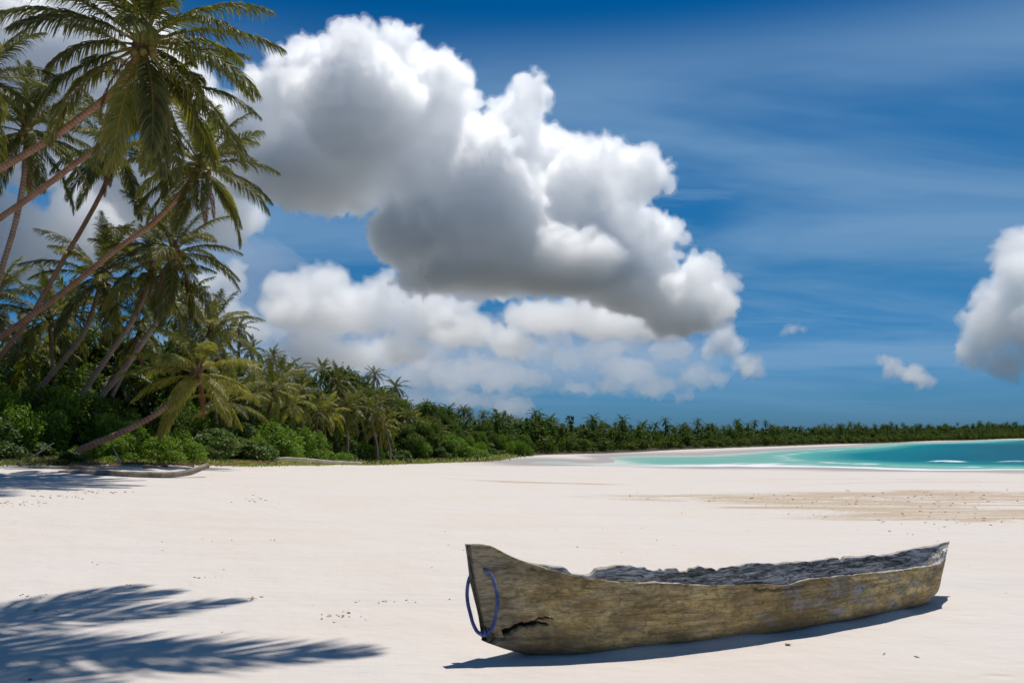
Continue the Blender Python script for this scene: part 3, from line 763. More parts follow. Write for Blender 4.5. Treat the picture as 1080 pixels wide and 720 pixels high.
# broadleaf trees behind
GT = 'broadleaf trees filling the wood behind the palms'
PXT = [-80, 0, 60, 150, 250, 300, 360, 420, 470, 520, 570, 640]; TOPY = [345, 355, 366, 374, 380, 385, 391, 408, 430, 441, 448, 452]
cnt = 0
for row, (o0, o1, lo) in enumerate([(4, 7, .62), (9, 14, .85), (17, 26, 1.)]):
    s = cum[1]
    while s < cum[10]:
        p = veg_at(s, RNG.uniform(o0, o1)); d = p[1]
        if d > 15:
            px = 540+F*p[0]/d
            if -160 < px < 640:
                gz_ = g1(*p); full = EYE+(HOR-np.interp(px, PXT, TOPY))/F*d-gz_
                h = max(2.2, full*lo*RNG.uniform(.8, 1.04))
                lab = ['leafy tree in the front of the shaded wood behind the beach', 'leafy tree in the middle of the shaded wood behind the beach', 'leafy tree at the back of the shaded wood behind the beach'][row]
                put_plant('tree', p[0], p[1], h*RNG.uniform(.36, .5)+.6, h, lab, GT+[' (front row)', ' (middle row)', ' (back row)'][row]); cnt += 1
        s += RNG.uniform(2.6, 4.2)*(1+.25*row)*(1 if d < 80 else 1.35)
for (px, d, top, wpx) in [(66, 53, 352, 38), (100, 55, 350, 36), (136, 56, 356, 36), (172, 58, 362, 36), (206, 60, 372, 36), (234, 62, 380, 34)]:
    p = on_ground(px, d); put_plant('tree', p.x, d, wpx/F*d*1.6, EYE+(HOR-top)/F*d-p.z, 'tall leafy tree closing the gap behind the slanting palm trunks', 'leafy trees behind the slanting palm trunks')
print('broadleaf', cnt)
# the far wood across the bay: one mass
r_ = np.random.default_rng(55); mb = MB()
far_units = []
for sd_ in range(4):
    b_ = MB(); leaf_cloud(b_, np.random.default_rng(60+sd_), 14, 420, .105, 1.4, .1, .6); far_units.append((np.concatenate(b_.v), np.concatenate(b_.f), np.concatenate(b_.a)))
pal_units = []
for sd_ in range(3):
    b_ = MB(); rq = np.random.default_rng(70+sd_)
    for k in range(15):
        frond_arrays(b_, 1., math.radians(78-9*k), math.radians(70), 8, az=k*2.4, width=.10, lw=.24, rach=.02, rnd=rq, rseg=3)
    pal_units.append((np.concatenate(b_.v), np.concatenate(b_.f), np.concatenate(b_.a)))
s = cum[9]+4
while s < cum[-1]-4:
    for row in range(4):
        p = veg_at(s+r_.uniform(-3, 3), 5+row*5+r_.uniform(0, 4)); d = p[1]
        px = 540+F*p[0]/d
        H = np.interp(px, [560, 650, 740, 850, 930, 1000, 1100], [7.4, 6.6, 6.2, 6.8, 8.2, 10.5, 17])*[.5, .78, .9, 1.][row]*r_.uniform(.7, 1.15)
        v, f, a = far_units[r_.integers(4)]; an = r_.uniform(0, 6.28); ca, sa = math.cos(an), math.sin(an)
        w_ = H*r_.uniform(.38, .55)+.8
        a = np.clip(a*.8+[.38, .22, .0, .0][row]*r_.uniform(.4, 1.3), 0, 1)
        v = v@np.array([[ca, sa, 0], [-sa, ca, 0], [0, 0, 1]])*np.array([w_, w_, H/1.75])+np.array([p[0], p[1], g1(*p)-.2])
        mb.add(v, f, a)
        if row >= 1 and r_.random() < .42:
            v, f, a = pal_units[r_.integers(3)]; R = r_.uniform(1.7, 2.5)*max(1, H/9); q = p+r_.normal(0, 2, 2)
            zc_ = g1(*q)+H*r_.uniform(.75, 1.16)
            mb.add(v@np.array([[ca, sa, 0], [-sa, ca, 0], [0, 0, 1]])*R+np.array([q[0], q[1], zc_]), f, a)
            mb.tube([(q[0], q[1], zc_-H), (q[0]+.1, q[1], zc_-H*.5), (q[0], q[1], zc_)], .14, seg=4, caps=False)
    s += 3.2 if s < cum[11] else 4.2
tag(mb.obj('far_wood', M_TREE, None, False), 'long low dark wood of palms and trees around the far side of the bay', 'wood', None, 'stuff')

# grass strip
r_ = np.random.default_rng(5); n = 26000
sv = r_.uniform(cum[1], cum[9], n); sv = np.where(r_.random(n) < .75, r_.uniform(cum[1], cum[5], n), sv)
off = r_.normal(.3, .8, n)
PT = np.array([veg_at(a, b) for a, b in zip(sv, off)])
PT += r_.normal(0, .15, PT.shape)
clump = np.sin(PT[:, 0]*2.1+1.3*np.sin(PT[:, 1]*1.7))*np.sin(PT[:, 1]*1.3+.7)
ok = (clump > -.35) | (r_.random(n) < .25); PT = PT[ok]; n = len(PT)
gz_ = ground(PT[:, 0], PT[:, 1]); dist = np.hypot(*PT.T)
h = r_.uniform(.10, .34, n)*np.clip(dist/45, .8, 2.2); a = r_.uniform(0, 6.28, n); w = .018*np.clip(dist/34, .8, 4)
b0 = np.c_[PT, gz_-.02]; sx = np.c_[np.cos(a), np.sin(a), np.zeros(n)]*w[:, None]
ln = r_.normal(0, .5, (n, 2))*h[:, None]
m1 = b0+np.c_[ln*.35, h*.6]; t1 = b0+np.c_[ln, h]
V = np.stack([b0-sx, b0+sx, m1+sx*.7, m1-sx*.7, t1+sx*.1, t1-sx*.1], 1).reshape(-1, 3)
bi = np.arange(n)[:, None]*6
mb = MB(); mb.add(V, np.concatenate([bi+[[0, 1, 2, 3]], bi+[[3, 2, 4, 5]]]), np.repeat(r_.random(n)*.9, 6))
tag(mb.obj('beach_grass', M_GRASS, None, False), 'strip of yellow green grass between the sand and the shrubs', 'grass', None, 'stuff')

# ------------------------------------------------------------------ driftwood, fallen trunk, branches
def log(name, label, cat, pts, rads, mat, seg=10):
    P = smooth_path(pts, 26); c0 = Vector(P[0])
    root = tag(bpy.data.objects.new(name, None), label, cat); root.location = c0; link(root)
    mb = MB(); mb.tube(P-np.array(c0), np.interp(np.linspace(0, 1, 26), np.linspace(0, 1, len(rads)), rads), seg=seg, jitter=.07)
    me = mb.mesh(name, mat); bpy.data.objects.remove(root)
    o = link(bpy.data.objects.new(name, me)); o.location = c0
    return tag(o, label, cat)
def gp(px, d, dz=0.): p = on_ground(px, d); p.z += dz; return p
log('driftwood_log', 'dark curved driftwood log on the sand with its right end raised', 'driftwood', [gp(62, 26.6, .02), gp(100, 25.7, .05), gp(135, 25.1, .07), gp(170, 25.3, .08), gp(200, 26.0, .16), gp(219, 26.6, .36)], [.03, .08, .10, .10, .09, .085], m_wood)
log('dead_branch', 'thin dark branch lying flat behind the driftwood log', 'branch', [gp(30, 28.3, .04), gp(70, 28.1, .07), gp(100, 28.2, .08), gp(128, 28.3, .05)], [.02, .05, .05, .02], m_wood, 7)
log('fallen_log', 'long pale bleached log lying along the grass before the wood', 'log', [gp(281, 51, .25), gp(300, 51.5, .42), gp(325, 52.5, .40), gp(355, 54, .36), gp(381, 55.5, .38)], [.10, .11, .10, .09, .07], m_pale)
log('dead_branch', 'pale dead branch sticking up from the shrubs by the left grass edge', 'branch', [gp(26, 30.6, .12), gp(42, 30.8, .45), gp(57, 31, .8)], [.03, .035, .015], m_pale, 6)
log('dead_branch', 'short bent grey branch standing in the grass beside the flat leaning palm', 'branch', [gp(127, 31, .0), gp(126, 31, .25), gp(122, 31.1, .5), gp(119, 31.1, .7)], [.03, .026, .02, .01], m_pale, 6)

for k, (px, d, az) in enumerate([(150, 30.5, .3), (176, 31.5, 2.7), (66, 29.2, -.4), (232, 37, .8), (205, 33.5, 3.4), (20, 29.4, 1.2)]):
    p = on_ground(px, d); o = link(bpy.data.objects.new('fallen_frond', FR_FALL)); o.location = p+Vector((0, 0, .05)); o.rotation_euler = (0, 0, az); o.scale = (2.6, 2.6, 2.6)
    tag(o, 'dry brown palm frond fallen at the edge of the grass', 'palm frond', 'dry fallen fronds at the grass edge')
# small litter on the sand
m_deb, nt = material('dry_seaweed'); nz = nt.noise(nt.n('ShaderNodeNewGeometry').outputs['Position'], 9, 3)
principled(nt, nt.mix(nz, (.24, .18, .115), (.48, .38, .25)), .95)
r_ = np.random.default_rng(9); vs, fs, n = [], [], 0
sv, sf = ico(1, (0, 0, 0), 1)
def bit(x, y, r, fl=.45):
    global n
    sc = np.array([r*r_.uniform(.6, 1.8), r*r_.uniform(.5, 1.), r*fl*r_.uniform(.6, 1.2)])
    an = r_.uniform(0, 6.28); ca, sa = math.cos(an), math.sin(an)
    v = (sv*(1+.25*r_.normal(size=(len(sv), 1))))*sc@np.array([[ca, sa, 0], [-sa, ca, 0], [0, 0, 1]])+np.array([x, y, g1(x, y)+sc[2]*.4])
    vs.append(v); fs.append(sf+n); n += len(v)
for k in range(60):
    d = 5+20*r_.random()**1.3; bit(r_.uniform(-.62, .62)*d, d, r_.uniform(.005, .016))
for px, py, m_, sx_, sy_ in [(268, 631, 10, 9, 1.2), (358, 650, 16, 14, 3), (405, 634, 14, 26, 1), (30, 629, 8, 10, 1.2), (95, 628, 8, 10, 2), (50, 644, 7, 12, 1), (145, 618, 6, 8, 1), (100, 594, 4, 5, 1), (215, 608, 5, 12, 1), (240, 571, 12, 40, 2), (605, 577, 3, 3, .5), (833, 679, 3, 2, .8), (934, 690, 2, 2, .5), (967, 693, 2, 1, .5),
                            (15, 531, 40, 22, 2), (65, 524, 24, 22, 1), (100, 519, 22, 24, 1), (1000, 545, 60, 70, 6), (860, 527, 60, 110, 5), (1010, 525, 60, 70, 5), (270, 527, 10, 12, 2), (690, 570, 4, 60, 10)]:
    for k in range(m_):
        qx, qy = px+r_.normal(0, sx_), py+r_.normal(0, sy_)
        z = 0.
        for it in range(5): d = (EYE-z)*F/(qy-HOR); z = g1((qx-540)/F*d, d)
        bit((qx-540)/F*d, d, r_.uniform(.0006, .0016)*d if d > 12 else r_.uniform(.005, .016))
me = mesh_np('seaweed_litter', np.concatenate(vs), np.concatenate(fs), m_deb)
tag(link(bpy.data.objects.new('seaweed_litter', me)), 'scattered crumbs of dry seaweed and shell on the sand', 'litter', None, 'stuff')

# ------------------------------------------------------------------ dugout canoe
Ac = np.array([-.314, 5.55]); uc = np.array([.87434, .48531]); nc = np.array([uc[1], -uc[0]])
LC = 5.048; KK = LC/4.537
SB = np.array([0, .08, .2, .4, .6, 1, 1.6, 2.4, 3.2, 3.7, 4.1, 4.35, 4.47, 4.537])*KK
BB = [.030, .048, .085, .165, .225, .295, .345, .375, .355, .30, .235, .175, .125, .085]
RS = np.r_[0, .14, .20, .27, .38, .50, np.linspace(0, LC, 25)[3:]]
RN = np.array([.757, .748, .715, .675, .63, .595, .557, .515, .493, .472, .454, .436, .421, .414, .410, .408, .406, .403, .398, .392, .384, .375, .369, .364, .360, .356, .352, .350])
RFv = np.array([.753, .745, .71, .675, .637, .603, .572, .539, .516, .502, .488, .47, .451, .437, .424, .416, .412, .408, .402, .395, .39, .39, .39, .391, .395, .402, .424, .466])
KS = [0, .04, .10, .18, .28, .40, .55, .9, 3.8, 4.4, 4.68, 4.85, 5.048]; KZ = [.13, .098, .06, .022, -.005, -.02, -.035, -.045, -.045, -.02, .03, .09, .16]
def edge_noise(s, seed, amp): return amp*np.array([mnoise.fractal(Vector((x*3.1, seed, 0)), .8, 2.2, 4) for x in s])
nt_, nph, nin = 800, 170, 80
tt = np.linspace(0, 1, nt_)
sC = tt*LC
bC = np.interp(sC, SB, BB); rn = np.interp(sC, RS, RN); rf = np.interp(sC, RS, RFv); kz = np.interp(sC, KS, KZ)
def smooth(a, k=9): 
    q = np.r_[np.full(k, a[0]), a, np.full(k, a[-1])]; return np.convolve(q, np.hanning(2*k+1)/np.hanning(2*k+1).sum(), 'same')[k:-k]
bC, kz = smooth(bC, 14), smooth(kz, 10); rn = smooth(rn, 5); rf = smooth(rf, 5)
rn = rn+edge_noise(sC, 1.3, .008)*np.clip((sC-.5)*2, 0, 1); rf = rf+edge_noise(sC, 7.7, .016)*np.clip((sC-.8)*2, 0, 1)
def dip(s, c, w, p=4): return np.exp(-np.abs((s-c)/w)**p)
rf += edge_noise(sC*4, 5.1, .007)*np.clip((sC-.8)*2, 0, 1)*np.clip((3.4-sC), 0.3, 1)
sK = sC/KK
rf -= .05*dip(sK, .93, .11, 8) + .045*dip(sK, 3.42, .026, 2) + .028*dip(sK, 1.80, .05, 6) + .02*dip(sK, 1.52, .06, 6)+.022*dip(sK, 2.12, .03, 3)+.015*dip(sK, 1.62, .02, 2)
rf += .015*dip(sK, 1.95, .03, 2)
rn -= .026*dip(sK, 2.14, .16, 2); rn += edge_noise(sC*5, 2.2, .004)*np.clip((sC-.6)*2, 0, 1)
# stem profile: s of the front edge at height z, and rake of the stern
def s_front(z): return np.interp(z, [-.06, .01, .06, .115, .13, .147, .165, .195, .235, .513, .78, .82], [.40, .30, .215, .147, .186, .272, .21, .168, .133, .09, .075, .075])
def s_back(z): return np.interp(z, [-.06, .02, .1, .2, .35, .47], [4.42, 4.65, 4.83, 4.91, 4.98, 5.048])
phi = np.linspace(0, np.pi, nph)
SSg, PH = np.meshgrid(sC, phi, indexing='ij')
col = lambda a: a[:, None]
side_n = np.cos(PH)                                        # 1 near rim .. -1 far rim
rim = np.where(side_n > 0, col(rn), col(rf))
fz = (1-np.sin(PH)+1e-9)**1.25
zz = col(kz)+(rim-col(kz))*fz
lat = col(bC)*np.sign(side_n)*np.abs(side_n)**.62*(1+.06*np.sin(2*np.abs(PH-np.pi/2)))
Touter = SSg
# inner shell, from far rim over the cavity floor back to the near rim
ph2 = np.linspace(np.pi, 0, nin); SI, P2 = np.meshgrid(sC, ph2, indexing='ij')
th_ = .03+.012*np.sin(sC*2.)+edge_noise(sC, 3.3, .008)
bi_ = np.maximum(bC-th_, .006)
cav = np.clip((sC-.52)/.75, 0, 1)**.8*np.clip((4.98-sC)/.15, 0, 1)**.6
sn2 = np.cos(P2); rim2 = np.where(sn2 > 0, col(rn), col(rf))-.004
floor = np.maximum(kz+.10, .06)
mid_rim = (rn+rf)/2
fl2 = mid_rim-(mid_rim-floor)*cav
z2 = col(fl2)+(rim2-col(fl2))*(1-np.sin(P2)**1.1)
l2 = col(bi_)*np.sign(sn2)*np.abs(sn2)**.5
Sall = np.concatenate([SSg, SI], 1); lat = np.concatenate([lat, l2], 1); zz = np.concatenate([zz, z2], 1)
inner = np.concatenate([np.zeros_like(SSg), np.ones_like(SI)], 1)
# shear the ends along the raked profiles
wf = np.clip(1-Sall/.9, 0, 1)**1.; wb = np.clip(1-(LC-Sall)/.7, 0, 1)
Sx = Sall+s_front(zz)*wf+(s_back(zz)-LC)*wb
Sx = Sx-lat*1.6*np.clip(1-(LC-Sall)/.5, 0, 1)
# wounds and weathering of the wood
Nz = np.zeros_like(Sx); NL = np.zeros_like(Sx); crack = np.zeros_like(Sx)
def polydist(px_, pz_, S_, Z_):
    d = np.full(S_.shape, 9.); u_ = np.zeros(S_.shape); n_ = len(px_)-1
    for k in range(n_):
        ax, az_, bx, bz = px_[k], pz_[k], px_[k+1], pz_[k+1]; L2 = (bx-ax)**2+(bz-az_)**2
        t = np.clip(((S_-ax)*(bx-ax)+(Z_-az_)*(bz-az_))/L2, 0, 1); dd_ = np.hypot(S_-ax-t*(bx-ax), Z_-az_-t*(bz-az_))
        m = dd_ < d; d[m] = dd_[m]; u_[m] = ((k+t)/n_)[m]
    return d, u_
near_side = (lat > 0) & (inner < .5)
for (cs, cz, w0, w1, dep_) in [([.12, .20, .28, .36, .44, .52], [.124, .142, .188, .224, .242, .230], .027, .006, .10), ([.42, .47, .56], [.246, .268, .276], .008, .004, .03),
                               ([2.07, 2.20, 2.36, 2.50, 2.60], [.378, .362, .355, .362, .380], .009, .006, .025), ([2.74, 2.83, 2.94], [.395, .345, .26], .007, .005, .010), ([3.05, 3.13, 3.25], [.385, .34, .27], .007, .005, .008)]:
    d, u_ = polydist(cs, cz, Sx, zz+.006*np.sin(Sx*48)+.003*np.sin(Sx*131))
    w = w0+(w1-w0)*u_
    k = np.exp(-(d/w)**4)*near_side
    NL -= k*dep_*(1-.6*u_); crack = np.maximum(crack, k*(1. if dep_ > .027 else .42))
# the drilled hole for the rope, in both flanks of the stem
HS, HZ = .165, .587
hole = np.exp(-((Sx-HS)**2+(zz-HZ)**2)/(.011**2))*(inner < .5)
NL -= np.sign(lat)*np.where(near_side, 1, 1)*hole*.02; crack = np.maximum(crack, hole)
# adze-cut lumps and long grain
flat_idx = np.ndindex(Sx.shape)
amp = np.where(inner > .5, .007, .0055)
big_n = fbm(np.stack([Sx.ravel()*2.2, lat.ravel()*4, zz.ravel()*5+inner.ravel()*9], -1), 6, .55).reshape(Sx.shape)
edge_fade = np.clip(np.abs(lat)/.03, 0, 1)
NL += np.sign(lat)*amp*big_n*edge_fade*np.where(inner > .5, -1, 1)*1.0
Nz += np.where(inner > .5, .012*big_n*col(cav), 0)
lip = near_side*np.exp(-((Sx-.36)/.16)**2)*np.exp(-((zz-.13)/.06)**2)*.022
lat = lat+NL+lip-.2*np.maximum(zz-.15, 0)*np.clip(1-Sx/1.4, 0, 1); zz = zz+Nz
bow_curve = .15*np.sin(np.pi*np.clip(Sx/LC, 0, 1))          # the log it was cut from is slightly bent
Xw = Ac[0]+uc[0]*Sx+nc[0]*(lat+bow_curve); Yw = Ac[1]+uc[1]*Sx+nc[1]*(lat+bow_curve)
base_c = Vector((Ac[0]+uc[0]*2.4, Ac[1]+uc[1]*2.4, g1(Ac[0]+uc[0]*2.4, Ac[1]+uc[1]*2.4)))
gadj = np.array([g1(Ac[0]+uc[0]*s_, Ac[1]+uc[1]*s_) for s_ in np.linspace(0, LC, 20)]).mean()
V = np.stack([Xw-base_c.x, Yw-base_c.y, zz+gadj-base_c.z], -1)
nring = nph+nin
i, j = np.meshgrid(np.arange(nt_-1), np.arange(nring), indexing='ij'); j2 = (j+1) % nring
Fh = np.stack([i*nring+j, (i+1)*nring+j, (i+1)*nring+j2, i*nring+j2], -1).reshape(-1, 4)
V = V.reshape(-1, 3)
attrs = {'inside': inner.ravel(), 'crack': crack.ravel(), 'along': Sx.ravel(), 'endgrain': np.clip(1-Sall/.016, 0, 1).ravel(), 'up': zz.ravel(), 'across': lat.ravel()}
# end caps: zip ring halves
caps = []
for ring, flip in ((0, False), (nt_-1, True)):
    b0 = ring*nring
    for k in range(nph-1):
        q0 = nph+round((nph-1-k)/(nph-1)*0)          # unused
    a_idx = [b0+int(round(k)) for k in np.linspace(0, nph-1, nin)]
    c_idx = [b0+nph+nin-1-k for k in range(nin)]
    for k in range(nin-1):
        q = [a_idx[k], a_idx[k+1], c_idx[k+1], c_idx[k]]
        caps.append(q if flip else q[::-1])
Fh = np.concatenate([Fh, np.array(caps)])

m_hull, nt = material('weathered_hull_wood')
al = nt.attr('along'); up_ = nt.attr('up'); ins = nt.attr('inside'); ck = nt.attr('crack'); ac = nt.attr('across')
cm = nt.n('ShaderNodeCombineXYZ'); nt.l(al, cm.inputs[0]); nt.l(ac, cm.inputs[1]); nt.l(up_, cm.inputs[2]); uv = cm.outputs[0]
grain = nt.noise(nt.scaled(uv, (1.6, 26, 34)), 1., 6, .65, .35)
gr2 = nt.noise(nt.scaled(uv, (4, 60, 90)), 1., 5, .65, .2)
blot = nt.noise(nt.scaled(uv, (1.5, 3, 4.5)), 1.3, 6, .62, .5)
blot2 = nt.noise(nt.scaled(uv, (2.6, 4, 6), loc=(3, 5, 1)), 2., 6, .62, .4)
fineb = nt.noise(uv, 42, 5, .65)
c = nt.mix(nt.step(blot, .32, .64), (.40, .28, .105), (.76, .585, .275))
c = nt.mix(nt.math('MULTIPLY', nt.step(grain, .46, .66), .7), c, (.19, .14, .078))
c = nt.mix(nt.math('MULTIPLY', nt.step(blot2, .54, .64), nt.math('ADD', .25, nt.math('MULTIPLY', nt.step(al, 1.6, 3.4), .55))), c, (.155, .155, .155))
c = nt.mix(nt.math('MULTIPLY', nt.step(gr2, .52, .66), .4), c, (.12, .09, .052))
bigv = nt.noise(nt.scaled(uv, (.9, 1.6, 2.6), loc=(5, 3, 8)), 1.2, 4, .6, .6)
c = nt.mix(nt.math('MULTIPLY', nt.step(bigv, .47, .60), .5), c, (.15, .118, .07))
lich = nt.noise(nt.scaled(uv, (3, 6, 8), loc=(9, 2, 4)), 1.6, 5, .6, .4)
c = nt.mix(nt.math('MULTIPLY', nt.step(lich, .51, .64), nt.math('ADD', .2, nt.math('MULTIPLY', nt.step(al, 1.2, 3.2), .62))), c, (.30, .325, .36))
mott = nt.noise(nt.scaled(uv, (5, 6, 7), loc=(1, 7, 2)), 2., 5, .65, .8)
c = nt.mix(nt.math('MULTIPLY', nt.step(mott, .50, .66), .55), c, (.14, .108, .06))
vert = nt.noise(nt.scaled(uv, (14, 3, 2.2), loc=(1, 1, 5)), 1., 4, .6, .3)
c = nt.mix(nt.math('MULTIPLY', nt.step(vert, .54, .70), .45), c, (.42, .34, .19))
pit = nt.noise(nt.scaled(uv, (16, 22, 26)), 1.6, 4, .65, .5)
c = nt.mix(nt.math('MULTIPLY', nt.step(pit, .46, .62), .32), c, (.10, .075, .042))
wash = nt.noise(nt.scaled(uv, (2.2, 5, 5), loc=(7, 7, 1)), 1.5, 6, .68, .7)
c = nt.mix(nt.math('MULTIPLY', nt.step(wash, .52, .60), .5), c, (.16, .12, .062))
spot = nt.noise(uv, 15, 3, .6, .3)
c = nt.mix(nt.math('MULTIPLY', nt.step(spot, .66, .74), .75), c, (.055, .045, .035))
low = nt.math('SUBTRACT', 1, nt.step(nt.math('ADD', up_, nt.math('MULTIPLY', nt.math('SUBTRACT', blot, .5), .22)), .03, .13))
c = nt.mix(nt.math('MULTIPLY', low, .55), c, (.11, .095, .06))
# bleached grey stem head
head = nt.math('SUBTRACT', 1, nt.step(nt.math('ADD', al, nt.math('MULTIPLY', nt.math('SUBTRACT', grain, .5), .5)), .12, .5))
c = nt.mix(nt.math('MULTIPLY', head, .55), c, nt.mix(nt.step(grain, .4, .65), (.44, .40, .31), (.23, .19, .13)))
tip = nt.math('MULTIPLY', nt.math('SUBTRACT', 1, nt.step(al, .17, .2)), nt.math('MULTIPLY', nt.step(up_, .03, .045), nt.math('SUBTRACT', 1, nt.step(up_, .062, .072))))
c = nt.mix(nt.math('MULTIPLY', tip, .8), c, (.32, .12, .05))
# inside: silver grey, near black along the crack lines
ig = nt.noise(nt.scaled(uv, (2.2, 12, 16), loc=(2, 2, 2)), 1.3, 7, .68, .8)
ci = nt.mix(nt.step(ig, .36, .60), (.17, .16, .15), (.78, .75, .71))
ci = nt.mix(nt.math('MULTIPLY', nt.step(gr2, .5, .72), .5), ci, (.40, .385, .36))
rdg = nt.math('ABSOLUTE', nt.math('SUBTRACT', nt.noise(nt.scaled(uv, (1.6, 10, 14), loc=(6, 1, 3)), 1.2, 6, .68, .8), .5))
ci = nt.mix(nt.math('MULTIPLY', nt.math('SUBTRACT', 1, nt.step(rdg, .008, .05)), .75), ci, (.015, .013, .012))
c = nt.mix(nt.step(ins, .3, .7), c, ci)
# paler band along the rim
rimw = nt.math('MULTIPLY', nt.step(ins, .02, .45), nt.math('SUBTRACT', 1, nt.step(ins, .55, .98)))
c = nt.mix(nt.math('MULTIPLY', rimw, .6), c, (.46, .43, .37))
c = nt.mix(nt.math('MULTIPLY', nt.step(nt.attr('endgrain'), .2, .6), .65), c, (.085, .062, .04))
c = nt.mix(nt.math('MULTIPLY', nt.step(ck, .25, .6), .95), c, (.012, .009, .007))  # darkness inside the cracks and rope hole put into the colour
nb = nt.bump(blot, .45, .03); nb = nt.bump(grain, 1., .018, nb); nb = nt.bump(fineb, .6, .008, nb); nb = nt.bump(gr2, .6, .004, nb)
principled(nt, c, .85, nb, .22)

canoe = empty('dugout_canoe', base_c, 'weathered brown dugout canoe lying on the sand with a blue rope at its bow', 'canoe')
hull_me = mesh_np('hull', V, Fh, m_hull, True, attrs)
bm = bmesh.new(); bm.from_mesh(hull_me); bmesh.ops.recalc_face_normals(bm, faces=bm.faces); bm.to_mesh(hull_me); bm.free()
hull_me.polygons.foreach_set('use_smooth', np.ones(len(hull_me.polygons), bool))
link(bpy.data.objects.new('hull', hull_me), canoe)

def cw(s, l, z):
    l += .15*math.sin(math.pi*max(s, 0)/LC)
    return Vector((Ac[0]+uc[0]*s+nc[0]*l-base_c.x, Ac[1]+uc[1]*s+nc[1]*l-base_c.y, z+gadj-base_c.z))
m_rope, nt = material('blue_rope')
tcg = nt.n('ShaderNodeTexCoord').outputs['Object']; nz = nt.noise(tcg, 90, 3); nz2 = nt.noise(tcg, 14, 3)
principled(nt, nt.mix(nt.step(nz2, .35, .7), nt.mix(nz, (.025, .04, .17), (.06, .10, .32)), (.17, .20, .33)), .75, nt.bump(nz, .5, .003))
def cr_(s_, l_, z_): return cw(s_, l_-.2*max(z_-.15, 0)*max(1-s_/1.4, 0), z_)
loop = smooth_path([cr_(.165, .0, .588), cr_(.162, .06, .588), cr_(.178, .085, .57), cr_(.196, .105, .50), cr_(.203, .110, .41), cr_(.186, .105, .31), cr_(.155, .085, .215), cr_(.125, .05, .178), cr_(.098, .02, .188),
                    cr_(.075, .0, .24), cr_(.07, -.02, .30), cr_(.064, -.035, .38), cr_(.076, -.05, .46), cr_(.11, -.06, .54), cr_(.158, -.055, .588), cr_(.165, .0, .588)], 220)
mb = MB()
T = np.gradient(loop, axis=0); T /= np.linalg.norm(T, axis=1, keepdims=True)
N0 = np.cross(T, [.3, .9, .2]); N0 /= np.linalg.norm(N0, axis=1, keepdims=True); B0 = np.cross(T, N0)
Ls = np.r_[0, np.cumsum(np.linalg.norm(np.diff(loop, axis=0), axis=1))]
for k in range(3):
    a = Ls/.045*2*np.pi+k*2*np.pi/3
    mb.tube(loop+(N0*np.cos(a)[:, None]+B0*np.sin(a)[:, None])*.0072, .0062, seg=7, caps=False)
tag(mb.obj('rope_loop', m_rope, canoe), 'blue twisted rope looped through the hole in the bow')
# knot and frayed second turn low on the loop
mb = MB()
for k in range(3):
    q = np.linspace(0, 6.28, 16); c0 = np.array(cr_(.148-.018*k, .074-.02*k, .205-.011*k)); ax = np.array(cr_(.095, .02, .205))-np.array(cr_(.165, .09, .235)); ax /= np.linalg.norm(ax)
    n0 = np.cross(ax, [0, 0, 1]); n0 /= np.linalg.norm(n0); b0 = np.cross(ax, n0)
    mb.tube([c0+(n0*math.cos(a)+b0*math.sin(a))*.016 for a in q], .0068, seg=7, caps=False)
mb.obj('rope_knot', m_rope, canoe)

# ------------------------------------------------------------------ clouds: lumpy bodies of scattering droplets far away
def cloud_volume(name, dens, g, col_=(.994, .9975, 1)):
    m = bpy.data.materials.new(name); m.use_nodes = True; nt = NT(m.node_tree)
    v = nt.n('ShaderNodeVolumeScatter'); v.inputs['Color'].default_value = (*col_, 1)
    v.inputs['Density'].default_value = dens; v.inputs['Anisotropy'].default_value = g
    o = nt.n('ShaderNodeOutputMaterial'); nt.l(v.outputs[0], o.inputs['Volume'])
    try: m.volume_intersection_method
    except Exception: pass
    return m
M_CLOUD = cloud_volume('cumulus_droplets', .030, .68)
M_CLOUD_T = cloud_volume('thin_cloud_droplets', .0105, .65)
M_VEIL = cloud_volume('far_veil_droplets', .0004, .4)
M_FAR = cloud_volume('far_cloud_droplets', .0046, .6)
M_FRINGE = cloud_volume('cloud_edge_mist', .006, .65)
CD = 3000.
BALL = [ico(1., (0, 0, 0), k) for k in (1, 2)]
def voxel_skin(me, voxel):
    o = bpy.data.objects.new('tmp', me); COL.objects.link(o)
    md = o.modifiers.new('r', 'REMESH'); md.mode = 'VOXEL'; md.voxel_size = voxel; md.adaptivity = 0
    dg = bpy.context.evaluated_depsgraph_get(); dg.update(); ev = o.evaluated_get(dg); m2 = bpy.data.meshes.new_from_object(ev)
    bpy.data.objects.remove(o); bpy.data.meshes.remove(me)
    return m2
